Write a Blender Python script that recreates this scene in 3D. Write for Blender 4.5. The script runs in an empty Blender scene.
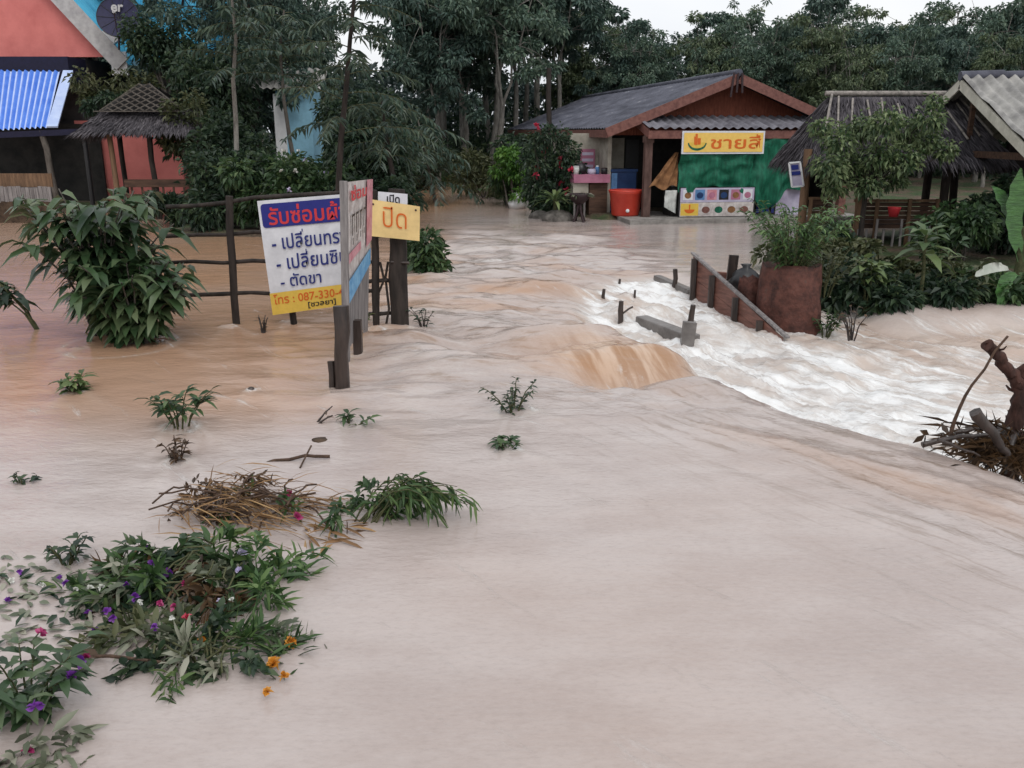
import bpy, math, random
import numpy as np
from mathutils import Matrix, Vector
R = math.radians
rng = np.random.default_rng(7)
random.seed(7)
scene = bpy.context.scene
COL = scene.collection

# ------------------------------------------------------------------ camera model (used to survey positions)
CAMZ, FPX, PITCH = 2.3, 890.0, R(15.9)
def ray(px, py):
    u = (px - 512) / FPX; v = (384 - py) / FPX
    return np.array([u, math.cos(PITCH) + v * math.sin(PITCH), -math.sin(PITCH) + v * math.cos(PITCH)])
def G(px, py, z=0.0):                 # ground point seen there
    d = ray(px, py); t = (z - CAMZ) / d[2]
    return np.array([d[0] * t, d[1] * t, z])
def PY(px, py, Y):                    # point at distance Y
    d = ray(px, py); t = Y / d[1]
    return np.array([d[0] * t, Y, CAMZ + d[2] * t])

# ------------------------------------------------------------------ mesh builder
def unit(a):
    a = np.asarray(a, float); n = np.linalg.norm(a, axis=-1, keepdims=True); return a / np.maximum(n, 1e-9)
class MB:
    def __init__(s): s.V = []; s.F = []; s.n = 0
    def add(s, v, polys, mat=0, smooth=False):
        v = np.asarray(v, float).reshape(-1, 3)
        byn = {}
        if isinstance(polys, np.ndarray): byn[polys.shape[1]] = polys
        else:
            for p in polys: byn.setdefault(len(p), []).append(p)
        for k, p in byn.items(): s.F.append((np.asarray(p, int) + s.n, mat, smooth))
        s.V.append(v); s.n += len(v)
    def box(s, c, size, rot=None, mat=0):
        h = np.array(size) / 2.0
        v = np.array([[x, y, z] for x in (-1, 1) for y in (-1, 1) for z in (-1, 1)]) * h
        if rot is not None: v = v @ np.array(rot).T
        s.add(v + np.array(c), np.array([[0,1,3,2],[4,6,7,5],[0,4,5,1],[2,3,7,6],[0,2,6,4],[1,5,7,3]]), mat)
    def bar(s, a, b, w, h, mat=0, roll=0.0):          # box between two points
        a = np.array(a, float); b = np.array(b, float); d = b - a; L = np.linalg.norm(d); d /= L
        up = np.array([0, 0, 1.0]) if abs(d[2]) < .95 else np.array([0, 1.0, 0])
        sx = unit(np.cross(d, up)); uz = np.cross(sx, d)
        if roll: sx, uz = sx * math.cos(roll) + uz * math.sin(roll), uz * math.cos(roll) - sx * math.sin(roll)
        s.box((a + b) / 2, (w, L, h), np.stack([sx, d, uz], 1), mat)
    def tube(s, pts, rad, sides=8, mat=0, cap=True, jit=0.0):
        pts = np.asarray(pts, float); m = len(pts)
        rad = np.full(m, rad) if np.isscalar(rad) else np.asarray(rad, float)
        t = unit(np.gradient(pts, axis=0))
        up = np.array([0, 0, 1.0]) if abs(t[0][2]) < .9 else np.array([1.0, 0, 0])
        x = unit(np.cross(t[0], up)); V = []
        a = np.arange(sides) * 2 * math.pi / sides
        for i in range(m):
            x = unit(x - t[i] * np.dot(x, t[i])); y = np.cross(t[i], x)
            r = rad[i] * (1 + (jit * rng.uniform(-1, 1, sides) if jit else 0))
            V.append(pts[i] + (np.cos(a) * r)[:, None] * x + (np.sin(a) * r)[:, None] * y)
        q = [[i*sides+j, i*sides+(j+1) % sides, (i+1)*sides+(j+1) % sides, (i+1)*sides+j] for i in range(m-1) for j in range(sides)]
        s.add(np.concatenate(V), np.array(q), mat, True)
        if cap:
            s.add(V[0], [tuple(range(sides))[::-1]], mat); s.add(V[-1], [tuple(range(sides))], mat)
    def lathe(s, c, prof, sides=20, mat=0, jit=0.0, smooth=True, M=None):   # prof [(r,z)]
        a = np.arange(sides) * 2 * math.pi / sides; V = []
        for r, z in prof:
            rr = r * (1 + (jit * rng.uniform(-1, 1, sides) if jit else 0))
            V.append(np.stack([np.cos(a) * rr, np.sin(a) * rr, np.full(sides, z)], 1))
        V = np.concatenate(V)
        if M is not None: V = V @ np.array(M).T
        k = len(prof)
        q = [[i*sides+j, i*sides+(j+1) % sides, (i+1)*sides+(j+1) % sides, (i+1)*sides+j] for i in range(k-1) for j in range(sides)]
        s.add(V + np.array(c), np.array(q), mat, smooth)
    def leaves(s, P, D, N, L, W, mat=0, droop=.25, fine=False, fold=.25):
        P = np.asarray(P, float); n = len(P)
        if n == 0: return
        D = unit(D); S = unit(np.cross(D, N)); U = np.cross(S, D)
        L = np.broadcast_to(np.asarray(L, float), (n,))[:, None]; W = np.broadcast_to(np.asarray(W, float), (n,))[:, None]
        dn = np.array([0, 0, -1.0])
        if fine:
            sp = [P + D * L * t + dn * L * droop * t * t for t in (0, .3, .65, 1)]
            l1 = sp[1] + S * W * .46 + U * W * fold; r1 = sp[1] - S * W * .46 + U * W * fold
            l2 = sp[2] + S * W * .4 + U * W * fold; r2 = sp[2] - S * W * .4 + U * W * fold
            V = np.stack(sp + [l1, l2, r1, r2], 1).reshape(-1, 3)
            b = (np.arange(n) * 8)[:, None]
            s.F.append((np.concatenate([b + np.array([[0, 1, 4]]), b + np.array([[2, 3, 5]]), b + np.array([[0, 6, 1]]), b + np.array([[2, 7, 3]])]) + s.n, mat, True))
            s.F.append((np.concatenate([b + np.array([[1, 2, 5, 4]]), b + np.array([[1, 6, 7, 2]])]) + s.n, mat, True))
        else:
            m = P + D * L * .45 + dn * L * droop * .2
            V = np.stack([P, m + S * W * .5 + U * W * fold, P + D * L + dn * L * droop, m - S * W * .5 + U * W * fold], 1).reshape(-1, 3)
            b = (np.arange(n) * 4)[:, None]
            s.F.append((np.concatenate([b + np.array([[0, 2, 1]]), b + np.array([[0, 3, 2]])]) + s.n, mat, False))
        s.V.append(V); s.n += len(V)
    def mesh(s, name, mats, xf=None):
        V = np.concatenate(s.V)
        if xf is not None:
            M = np.array(xf); V = V @ M[:3, :3].T + M[:3, 3]
        me = bpy.data.meshes.new(name)
        me.vertices.add(len(V)); me.vertices.foreach_set('co', V.astype(np.float32).ravel())
        idx = np.concatenate([f.ravel() for f, _, _ in s.F])
        tot = np.concatenate([np.full(len(f), f.shape[1]) for f, _, _ in s.F])
        mi = np.concatenate([np.full(len(f), m) for f, m, _ in s.F])
        sm = np.concatenate([np.full(len(f), x) for f, _, x in s.F])
        me.loops.add(len(idx)); me.loops.foreach_set('vertex_index', idx.astype(np.int32))
        me.polygons.add(len(tot))
        me.polygons.foreach_set('loop_start', np.concatenate([[0], np.cumsum(tot)[:-1]]).astype(np.int32))
        me.polygons.foreach_set('loop_total', tot.astype(np.int32))
        me.polygons.foreach_set('material_index', mi.astype(np.int32))
        me.polygons.foreach_set('use_smooth', sm.astype(bool))
        me.update(calc_edges=True); me.validate()
        for m in (mats if isinstance(mats, (list, tuple)) else [mats]): me.materials.append(m)
        return me
    def build(s, name, mats, parent=None, world=True, loc=None):
        xf = None
        if parent is not None and world: xf = np.linalg.inv(WM[parent.name])
        if parent is None and loc is not None:
            xf = np.eye(4); xf[:3, 3] = -np.array(loc)
        o = bpy.data.objects.new(name, s.mesh(name, mats, xf)); COL.objects.link(o)
        if parent is not None: o.parent = parent; WM[o.name] = WM[parent.name]
        elif loc is not None: o.location = loc
        return o
WM = {}
def tag(o, label, cat, group=None, kind=None):
    if label: o['label'] = label
    if cat: o['category'] = cat
    if group: o['group'] = group
    if kind: o['kind'] = kind
    return o
def thing(name, label, cat, loc=(0, 0, 0), rotz=0.0, group=None):
    o = bpy.data.objects.new(name, None); COL.objects.link(o)
    o.location = tuple(float(c) for c in loc); o.rotation_euler = (0, 0, rotz); o.empty_display_size = .2
    M = np.eye(4); c, s_ = math.cos(rotz), math.sin(rotz); M[:2, :2] = [[c, -s_], [s_, c]]; M[:3, 3] = loc
    WM[o.name] = M
    return tag(o, label, cat, group)
def dup(root, loc, rotz, scale=1.0, label=None, group=None):
    r = root.copy(); COL.objects.link(r); r.location = tuple(float(c) for c in loc); r.rotation_euler = (0, 0, rotz); r.scale = (scale,) * 3
    if label: r['label'] = label
    if group: r['group'] = group
    for ch in list(root.children):
        c = ch.copy(); COL.objects.link(c); c.parent = r
    return r

# ------------------------------------------------------------------ materials
def newmat(name):
    m = bpy.data.materials.new(name); m.use_nodes = True
    nt = m.node_tree; return m, nt, nt.nodes['Principled BSDF']
def N(nt, t, **kw):
    n = nt.nodes.new(t)
    for k, v in kw.items():
        if k in n.inputs.keys(): n.inputs[k].default_value = v
        else: setattr(n, k, v)
    return n
def L_(nt, a, b): nt.links.new(a, b)
def ramp(nt, fac, stops):
    r = nt.nodes.new('ShaderNodeValToRGB'); e = r.color_ramp.elements
    while len(e) < len(stops): e.new(.5)
    for i, (p, c) in enumerate(stops):
        e[i].position = p; e[i].color = (*c, 1) if len(c) == 3 else c
    L_(nt, fac, r.inputs[0]); return r.outputs[0]
def surf(name, c1, c2, scale=6.0, rough=.8, stretch=(1, 1, 1), bump=.3, bscale=None, spec=.3, c3=None, detail=6):
    m, nt, b = newmat(name)
    tc = N(nt, 'ShaderNodeTexCoord'); mp = N(nt, 'ShaderNodeMapping'); mp.inputs['Scale'].default_value = stretch
    L_(nt, tc.outputs['Object'], mp.inputs[0])
    n1 = N(nt, 'ShaderNodeTexNoise', Scale=scale, Detail=detail, Roughness=.65); L_(nt, mp.outputs[0], n1.inputs['Vector'])
    st = [(.32, c1), (.62, c2)] + ([(.75, c3)] if c3 else [])
    col = ramp(nt, n1.outputs['Fac'], st)
    L_(nt, col, b.inputs['Base Color'])
    b.inputs['Roughness'].default_value = rough; b.inputs['Specular IOR Level'].default_value = spec
    if bump:
        n2 = N(nt, 'ShaderNodeTexNoise', Scale=bscale or scale * 3, Detail=5.0); L_(nt, mp.outputs[0], n2.inputs['Vector'])
        bp = N(nt, 'ShaderNodeBump', Strength=bump, Distance=.03); L_(nt, n2.outputs['Fac'], bp.inputs['Height']); L_(nt, bp.outputs[0], b.inputs['Normal'])
    return m
def leafmat(name, stops, rough=.45, trans=.25, spec=.4):
    m, nt, b = newmat(name)
    g = N(nt, 'ShaderNodeNewGeometry'); tc = N(nt, 'ShaderNodeTexCoord')
    n1 = N(nt, 'ShaderNodeTexNoise', Scale=1.3, Detail=3.0); L_(nt, tc.outputs['Object'], n1.inputs['Vector'])
    mx = N(nt, 'ShaderNodeMath', operation='MULTIPLY_ADD'); mx.inputs[1].default_value = .6; L_(nt, g.outputs['Random Per Island'], mx.inputs[0])
    mm = N(nt, 'ShaderNodeMath', operation='MULTIPLY_ADD'); mm.inputs[1].default_value = .9; mm.inputs[2].default_value = -.25; L_(nt, n1.outputs['Fac'], mm.inputs[0])
    L_(nt, mm.outputs[0], mx.inputs[2])
    k = len(stops); col = ramp(nt, mx.outputs[0], [(.05 + .9 * i / (k - 1), c) for i, c in enumerate(stops)])
    L_(nt, col, b.inputs['Base Color']); b.inputs['Roughness'].default_value = rough; b.inputs['Specular IOR Level'].default_value = spec
    if trans:
        t = N(nt, 'ShaderNodeBsdfTranslucent'); L_(nt, col, t.inputs[0])
        ms = N(nt, 'ShaderNodeMixShader'); ms.inputs[0].default_value = trans
        L_(nt, b.outputs[0], ms.inputs[1]); L_(nt, t.outputs[0], ms.inputs[2])
        L_(nt, ms.outputs[0], nt.nodes['Material Output'].inputs[0])
    return m
def flat(name, c, rough=.6, spec=.3, var=.25, scale=9):
    return surf(name, tuple(x * (1 - var) for x in c), tuple(min(1, x * (1 + var * .4)) for x in c), scale, rough, bump=.08, spec=spec)

M = dict(
    rubber=leafmat('rubber_leaves', [(.034, .062, .056), (.068, .115, .092), (.115, .165, .12)], trans=.2),  # bluish greens carry the haze of distance in the leaf colour
    rubber2=leafmat('rubber_leaves_pale', [(.044, .078, .062), (.088, .14, .10), (.15, .20, .13)], trans=.2),  # paler variant, haze also put into the bluish green
    rubber3=leafmat('rubber_leaves_warm', [(.045, .07, .04), (.10, .14, .075), (.18, .21, .11)], trans=.2),
    farleaf=leafmat('far_leaves', [(.022, .04, .04), (.038, .066, .06), (.06, .094, .078)], trans=.1),  # blue-green leaf tone stands in for haze over the far wood
    dark=leafmat('dark_leaves', [(.010, .022, .014), (.028, .055, .03), (.075, .11, .048)]),
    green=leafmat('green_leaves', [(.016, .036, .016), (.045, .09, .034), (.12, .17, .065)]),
    bush=leafmat('bush_leaves', [(.014, .032, .018), (.05, .095, .038), (.15, .19, .10)], rough=.35, spec=.5),
    light=leafmat('light_leaves', [(.03, .06, .025), (.10, .15, .055), (.2, .25, .1)]),
    bright=leafmat('bright_leaves', [(.02, .07, .012), (.07, .17, .025), (.15, .27, .05)]),
    olive=leafmat('olive_leaves', [(.025, .035, .014), (.07, .085, .035), (.16, .16, .08)]),
    frond=leafmat('frond_leaves', [(.018, .04, .034), (.048, .085, .06), (.11, .145, .09)], rough=.4, spec=.5),
    weed=leafmat('weed_leaves', [(.014, .03, .012), (.05, .105, .03), (.16, .22, .07)], rough=.5),
    pale=leafmat('pale_leaves', [(.05, .065, .04), (.15, .17, .11), (.38, .36, .29)], trans=.15),
    fresh=leafmat('fresh_leaves', [(.02, .05, .018), (.07, .14, .045), (.18, .26, .09)], rough=.5),
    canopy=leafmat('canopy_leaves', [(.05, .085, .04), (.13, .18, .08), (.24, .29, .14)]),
    straw=leafmat('straw', [(.07, .035, .016), (.24, .13, .055), (.42, .27, .12)], trans=.1),
    thatch=leafmat('thatch', [(.022, .02, .024), (.07, .063, .072), (.17, .155, .165)], trans=0, rough=.9),
    deadleaf=leafmat('dead_leaves', [(.02, .012, .008), (.07, .04, .02), (.16, .09, .04)], trans=.1),
    banana=surf('banana_leaves', (.025, .075, .018), (.055, .15, .035), 5, .35, (1, 1, 7), bump=.5, bscale=9, spec=.5, c3=(.11, .2, .06)),
    purple=leafmat('purple_petals', [(.08, .02, .16), (.16, .03, .3), (.27, .09, .4)], trans=.2),
    magenta=leafmat('magenta_petals', [(.22, .01, .07), (.38, .03, .14), (.45, .08, .2)], trans=.2),
    red=leafmat('red_petals', [(.32, .01, .03), (.5, .03, .07), (.6, .08, .14)], trans=.2),
    orange=leafmat('orange_petals', [(.5, .17, .01), (.66, .29, .04), (.7, .4, .1)], trans=.2),
    lilac=leafmat('lilac_petals', [(.4, .34, .55), (.55, .5, .68), (.7, .66, .75)], trans=.2),
    whitep=leafmat('white_petals', [(.5, .5, .45), (.65, .65, .6), (.78, .78, .74)], trans=.2),
    bark=surf('bark', (.05, .042, .036), (.13, .115, .1), 14, .9, (1, 1, .25)),
    barkpale=surf('pale_bark', (.10, .09, .08), (.25, .235, .21), 10, .9, (1, 1, .3)),
    barkdark=surf('dark_bark', (.012, .01, .009), (.045, .035, .03), 12, .85, (1, 1, .2)),
    wetwood=surf('wet_wood', (.012, .009, .008), (.05, .034, .028), 12, .4, (1, 1, .15), spec=.5),
    redwood=surf('red_brown_wood', (.09, .036, .026), (.22, .10, .075), 9, .5, (.4, .4, 2.5), spec=.5),
    stem=surf('stem', (.03, .04, .015), (.09, .09, .04), 20, .7),
    deadstem=surf('dead_stem', (.03, .018, .012), (.10, .06, .04), 20, .8),
    greywood=surf('grey_wood', (.11, .10, .10), (.27, .25, .245), 8, .85, (3, 3, .25)),
    bamboo=surf('old_bamboo', (.12, .11, .10), (.30, .27, .245), 12, .8),
    tanwood=surf('tan_wood', (.085, .05, .03), (.2, .12, .07), 6, .75, (2, 2, .3)),
    benchwood=surf('bench_wood', (.035, .02, .014), (.1, .055, .036), 8, .7, (.3, 2, 2)),
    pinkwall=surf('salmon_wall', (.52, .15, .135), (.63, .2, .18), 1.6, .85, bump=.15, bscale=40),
    shadewall=surf('shade_wall', (.02, .018, .02), (.05, .045, .045), 3, .9),  # near-black tone puts the shade under the roofs into the wall colour
    cyan=surf('cyan_roof', (.05, .34, .56), (.09, .45, .66), 1.5, .5, bump=.1),
    blueroof=surf('blue_awning', (.05, .16, .62), (.10, .24, .72), 2, .4, bump=.05),
    whiteroof=surf('white_awning', (.38, .48, .75), (.5, .6, .82), 3, .45, bump=.05),
    creamboard=surf('cream_board', (.42, .4, .33), (.62, .59, .5), 4, .7, bump=.1),
    greyboard=surf('grey_board', (.3, .29, .29), (.47, .46, .45), 4, .8, bump=.15),
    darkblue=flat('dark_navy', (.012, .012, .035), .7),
    cementroof=surf('old_cement_roof', (.035, .037, .052), (.10, .103, .13), 1.6, .75, (1.6, .5, 1), bump=.3, c3=(.26, .265, .28)),
    cementroofpale=surf('pale_cement_roof', (.16, .155, .15), (.34, .33, .31), 2.5, .8, bump=.3, c3=(.44, .42, .38)),
    awnroof=surf('awning_cement', (.09, .085, .10), (.2, .195, .22), 3, .8, bump=.2),
    barge=surf('red_brown_board', (.11, .045, .038), (.2, .09, .073), 5, .7, (2, 2, 2), bump=.1),
    pillarwood=surf('pillar_wood', (.06, .034, .028), (.13, .078, .066), 6, .8, (1, 1, .4)),
    gable=surf('gable_board', (.10, .026, .014), (.19, .055, .03), 4, .75, (6, 1, 1), bump=.15),
    cream=surf('cream_plaster', (.26, .24, .2), (.43, .4, .34), 3, .85, bump=.1, c3=(.5, .47, .42)),
    shade=surf('dark_interior', (.012, .012, .012), (.03, .028, .026), 3, .9),  # interior shade put into the colour as a near-black tone
    slab=surf('concrete', (.14, .13, .12), (.30, .285, .265), 4, .7, bump=.25, c3=(.36, .34, .32)),
    slabwet=surf('wet_concrete', (.08, .07, .065), (.17, .155, .145), 5, .35, bump=.3, spec=.5),
    clay=surf('red_clay_concrete', (.035, .015, .012), (.12, .046, .034), 7, .7, bump=.6, c3=(.075, .05, .04)),
    tarp=surf('green_net', (.003, .06, .034), (.012, .15, .085), 4, .6, (3, 3, .6), bump=.5, bscale=30),  # vertical light and dark streaks paint the fold shading into the net
    signyellow=flat('sign_yellow', (.78, .52, .13), .45, var=.08), cardyellow=flat('card_yellow', (.76, .56, .25), .7, var=.14, scale=5),
    signwhite=surf('sign_white', (.52, .53, .56), (.70, .71, .75), 3.5, .5, bump=.05), navy=flat('banner_navy', (.02, .025, .19), .5, var=.1),
    textred=flat('lettering_red', (.55, .04, .05), .5, var=.05), textnavy=flat('lettering_navy', (.02, .03, .17), .5, var=.05),
    textorange=flat('lettering_orange', (.62, .13, .02), .5, var=.05), textblack=flat('lettering_black', (.015, .015, .02), .5, var=.05),
    goldy=flat('banner_gold', (.68, .46, .08), .5, var=.1), pinkp=surf('poster_pink', (.42, .13, .17), (.58, .30, .33), 9, .5, bump=.05), bluep=surf('poster_blue', (.05, .22, .45), (.2, .42, .62), 9, .5, bump=.05),
    posterpale=surf('poster_paper', (.32, .27, .26), (.60, .56, .54), 7, .6, bump=.05),
    pinkcounter=surf('pink_counter', (.3, .11, .17), (.42, .17, .25), 4, .6, bump=.05),
    redtub=surf('red_plastic', (.48, .035, .02), (.58, .06, .035), 3, .35, bump=.03, spec=.5),
    bluebox=surf('blue_plastic', (.012, .03, .09), (.02, .05, .14), 3, .4, bump=.03), paleblue=flat('pale_blue', (.1, .22, .42), .4),
    lilac_sheet=surf('lilac_sheet', (.34, .3, .42), (.5, .47, .58), 3, .6, bump=.1),
    burlap=surf('brown_cloth', (.11, .05, .022), (.27, .135, .06), 5, .9, bump=.4),
    whitecloth=surf('white_cloth', (.42, .44, .42), (.65, .66, .63), 5, .8, bump=.2),
    paleleaf=surf('pale_leaf_underside', (.3, .34, .29), (.48, .5, .45), 4, .5, bump=.2),
    stumpbark=surf('stump_bark', (.016, .009, .007), (.075, .033, .025), 9, .8, (1, 1, .35), bump=1.0, bscale=18),
    black=flat('black_plastic', (.015, .015, .017), .4, spec=.5), iron=flat('dark_iron', (.03, .016, .018), .5),
    dish=flat('dish_mesh', (.022, .022, .06), .6), white=flat('white_paint', (.7, .71, .72), .5, var=.08),
    skyblue=flat('sky_blue_wall', (.25, .48, .62), .7, var=.12), rock=surf('rock', (.05, .045, .04), (.17, .155, .14), 6, .8, bump=.6),
    soil=surf('soil', (.03, .02, .014), (.09, .06, .04), 8, .95, bump=.5),
)

# ------------------------------------------------------------------ numpy noise
def vnoise(x, y, seed=0):
    xi = np.floor(x).astype(np.int64); yi = np.floor(y).astype(np.int64); fx = x - xi; fy = y - yi
    def h(a, b):
        n = (a * 374761393 + b * 668265263 + seed * 1274126177) & 0xffffffff
        n = ((n ^ (n >> 13)) * 1274126177) & 0xffffffff
        n = n ^ (n >> 16)
        return (n & 0xffff) / 65535.0
    u = fx * fx * (3 - 2 * fx); w = fy * fy * (3 - 2 * fy)
    return (h(xi, yi) * (1 - u) + h(xi + 1, yi) * u) * (1 - w) + (h(xi, yi + 1) * (1 - u) + h(xi + 1, yi + 1) * u) * w
def fbm(x, y, seed=0, o=4):
    r = 0; a = .5
    for i in range(o): r = r + a * (vnoise(x, y, seed + i) * 2 - 1); x = x * 2.03 + 11.3; y = y * 2.03 + 7.7; a *= .5
    return r
def sstep(a, b, x):
    t = np.clip((x - a) / (b - a), 0, 1); return t * t * (3 - 2 * t)
def sdist(poly, x, y):                # signed distance, positive inside
    d = np.full(x.shape, 1e9); ins = np.zeros(x.shape, bool); n = len(poly)
    for i in range(n):
        ax, ay = poly[i]; bx, by = poly[(i + 1) % n]
        ex, ey = bx - ax, by - ay; t = np.clip(((x - ax) * ex + (y - ay) * ey) / (ex * ex + ey * ey), 0, 1)
        d = np.minimum(d, np.hypot(x - ax - ex * t, y - ay - ey * t))
        c = ((ay > y) != (by > y)) & (x < (bx - ax) * (y - ay) / ((by - ay) if by != ay else 1e-9) + ax)
        ins ^= c
    return np.where(ins, d, -d)
def axis(lo, dlo, dhi, hi, step, grow=1.06):
    a = list(np.arange(dlo, dhi, step)); s = step; v = a[-1]; r = []
    while v < hi: s *= grow; v += s; r.append(v)
    s = step; v = a[0]; l = []
    while v > lo: s *= grow; v -= s; l.append(v)
    return np.array(l[::-1] + a + r)
def sheet(name, xs, ys, zf, mat, attrs=None, kind='structure'):
    X, Y = np.meshgrid(xs, ys); res = zf(X, Y)
    Z, at = res if isinstance(res, tuple) else (res, {})
    mb = MB(); nx, ny = len(xs), len(ys)
    i = (np.arange(ny - 1)[:, None] * nx + np.arange(nx - 1)[None, :]).ravel()
    mb.add(np.stack([X.ravel(), Y.ravel(), Z.ravel()], 1), np.stack([i, i + 1, i + 1 + nx, i + nx], 1), 0, True)
    o = mb.build(name, mat); o['kind'] = kind
    for k, v in at.items():
        a = o.data.attributes.new(k, 'FLOAT', 'POINT'); a.data.foreach_set('value', v.ravel().astype(np.float32))
    return o

# ------------------------------------------------------------------ water
CH = [(2.9, 15.0), (1.7, 14.9), (.85, 13.6), (.72, 12.2), (1.05, 10.6), (1.75, 9.3), (1.8, 8.4), (2.46, 7.3), (3.2, 6.5), (3.65, 5.6), (4.3, 3.5), (5.2, -6),
      (70, -6), (70, 12.5), (9, 12.2), (5.3, 12.1), (4.95, 13.9), (4.3, 14.2), (4.1, 12.3), (3.8, 12.0), (3.0, 14.6)]
LIP = CH[:12]
def ldist(line, x, y):
    d = np.full(x.shape, 1e9)
    for (ax, ay), (bx, by) in zip(line[:-1], line[1:]):
        ex, ey = bx - ax, by - ay; t = np.clip(((x - ax) * ex + (y - ay) * ey) / (ex * ex + ey * ey), 0, 1)
        d = np.minimum(d, np.hypot(x - ax - ex * t, y - ay - ey * t))
    return d
WAKES = [(*G(px, py)[:2], r) for px, py, r in ((341, 382, .09), (355, 353, .07), (399, 330, .13), (373, 332, .06), (229, 327, .06), (288, 322, .05), (75, 391, .07), (180, 428, .12), (178, 462, .07), (513, 411, .14), (506, 449, .06), (350, 424, .08), (120, 345, .5), (432, 272, .5), (251, 390, .03))]
def water(x, y):
    d = sdist(CH, x + .12 * fbm(x * 1.3, y * 1.3, 5, 3), y + .12 * fbm(x * 1.3, y * 1.3, 9, 3))
    dl = ldist(LIP, x, y); fa, fc_ = .58 * x - .81 * y, .81 * x + .58 * y      # along and across the torrent
    deep = .14 + .30 * sstep(13.5, 9.0, y)
    z = -deep * sstep(-.12, .6, d) - .05 * sstep(-1.0, 0, d)
    # standing overfall: crest, glassy face and scour hole
    cx = x - 1.15 + .35 * (y - 9)
    hump = np.exp(-(cx / .95) ** 4 - ((y - 9.75) / .55) ** 2)
    hole = np.exp(-((x - 1.32) / .62) ** 4 - ((y - 8.55 - .16 * fbm(x * 2.1, y * .3, 19, 2) - .12 * (x - 1.2)) / .42) ** 2)
    z = z + .03 * hump * fbm(x * 5 + y * 1.4, y * .7, 83, 3) + .15 * hump * sstep(.5, -.3, d) - .25 * hole * sstep(.6, -.2, d)
    # second smaller overfall upstream
    h2 = np.exp(-((x - .35) / .7) ** 2 - ((y - 13.6) / .5) ** 2); z = z + .09 * h2
    ho2 = np.exp(-((x - .9) / .5) ** 2 - ((y - 12.8) / .5) ** 2); z = z - .08 * ho2
    fore = np.exp(-((x - 2.0) / .7) ** 2 - ((y - 7.75) / .35) ** 2); z = z + .05 * fore
    fx_, fy_ = .42, -.91
    wk = np.zeros_like(z); wf = np.zeros_like(z)
    for ox, oy, sz in WAKES:
        m = (np.abs(x - ox) < 1.6) & (np.abs(y - oy) < 1.6); u = (x[m] - ox) * fx_ + (y[m] - oy) * fy_; c = np.abs((x[m] - ox) * fy_ - (y[m] - oy) * fx_)
        wk[m] += .022 * np.exp(-((u + sz * .9) / (sz * .9)) ** 2 - (c / (sz * 1.6)) ** 2)
        v = np.exp(-((c - sz * .9 - .30 * np.maximum(u, 0)) / (.035 + .05 * np.maximum(u, 0))) ** 2) * np.exp(-np.maximum(u, 0) / .5) * sstep(-.12, .02, u); wk[m] += .018 * v
        wf[m] = np.maximum(wf[m], .34 * v + .4 * np.exp(-((np.hypot(x[m] - ox, y[m] - oy) - sz * 1.2) / .045) ** 2))
    z = z + wk
    # current waves
    act = np.exp(-((x - .2 + .0 * y) / 2.6) ** 4) * sstep(6.2, 9, y) * sstep(26, 17, y)
    wv = fbm(x * .75 + .5 * y, y * 1.9 - .3 * x, 21, 4)
    z = z + act * .13 * wv + act * .06 * fbm(x * 1.6 + .8 * y, y * 4.2 - .5 * x, 29, 3) + act * .035 * np.sin(y * 4.2 + 2.2 * fbm(x * .6, y * .5, 3, 3) * 3 + x * .9) * sstep(-.4, .3, fbm(x * .5, y * .5, 44, 2) + .1)
    inn = sstep(.2, .8, d)
    z = z + inn * (.17 * fbm(fa * 1.1, fc_ * 2.3, 31, 3) + .15 * (.35 - np.abs(fbm(fa * 2.2, fc_ * 3.8, 35, 4))) + .05 * fbm(fa * 6, fc_ * 8, 37, 3)) * (.6 + .4 * sstep(5, 2.5, x))
    edge = np.exp(-((dl - .75) / .75) ** 2) * (1 - inn) * sstep(9.0, 7.6, y) * sstep(3.8, 5.0, y)
    z = z + edge * (.05 * fbm(fa * .8, fc_ * 3.2, 61, 4) + .045 * fbm(fa * 1.6, fc_ * 7, 63, 3) + .02)
    z = z + .085 * np.exp(-((x - 1.75) / .42) ** 2 - ((y - 7.95) / .3) ** 2)
    z = z + (1 - inn) * (.006 * fbm(x * 2.2, y * 3.5, 51, 3) + .004 * fbm(x * 5 + y, y * 9, 53, 2)) * sstep(1.5, 5, y)
    foam = sstep(-.08, .45, d) * (1 - .5 * sstep(2.4, 4.2, dl)) * (1.02 + .75 * fbm(fa * .9, fc_ * 2.2, 91, 4)) * (1 - .85 * hole * sstep(.35, .0, d))
    foam = foam + (.30 + .6 * sstep(1.2, 1.8, x)) * sstep(.3, .7, hole) * sstep(8.85, 8.5, y) * (.6 + .8 * vnoise(x * 4, y * 5, 8))
    foam = np.maximum(foam, (.12 + .2 * sstep(10, 13, y)) * act * sstep(.12, .42, fbm(x * .8 + .4 * y, y * 2.2, 77, 4)))
    foam = np.maximum(foam, wf)
    foam = np.maximum(foam, .5 * np.exp(-((x - 4.6) / .45) ** 2 - ((y - 12.6) / .7) ** 2))
    mud = .85 * sstep(-.8, -2.6, x) * sstep(5.6, 7.8, y) + .5 * hump * sstep(10.0, 9.4, y) + .75 * np.exp(-((x - 1.2) / .7) ** 4 - ((y - 9.05) / .45) ** 2)
    mud = mud + .6 * h2 + .5 * sstep(24, 29, y) + .5 * act * sstep(.05, .4, fbm(x * .6 + .3 * y, y * 1.6, 88, 3)) + .5 * sstep(2.0, 3.6, dl) * inn
    mud = mud + .3 * edge * sstep(.0, .35, fbm(fa * .7, fc_ * 2.6, 66, 4)) + .35 * fbm(x * .35, y * .5, 61, 3)
    face = np.exp(-((x - 1.2) / .75) ** 4 - ((y - 9.2) / .6) ** 2)
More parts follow.
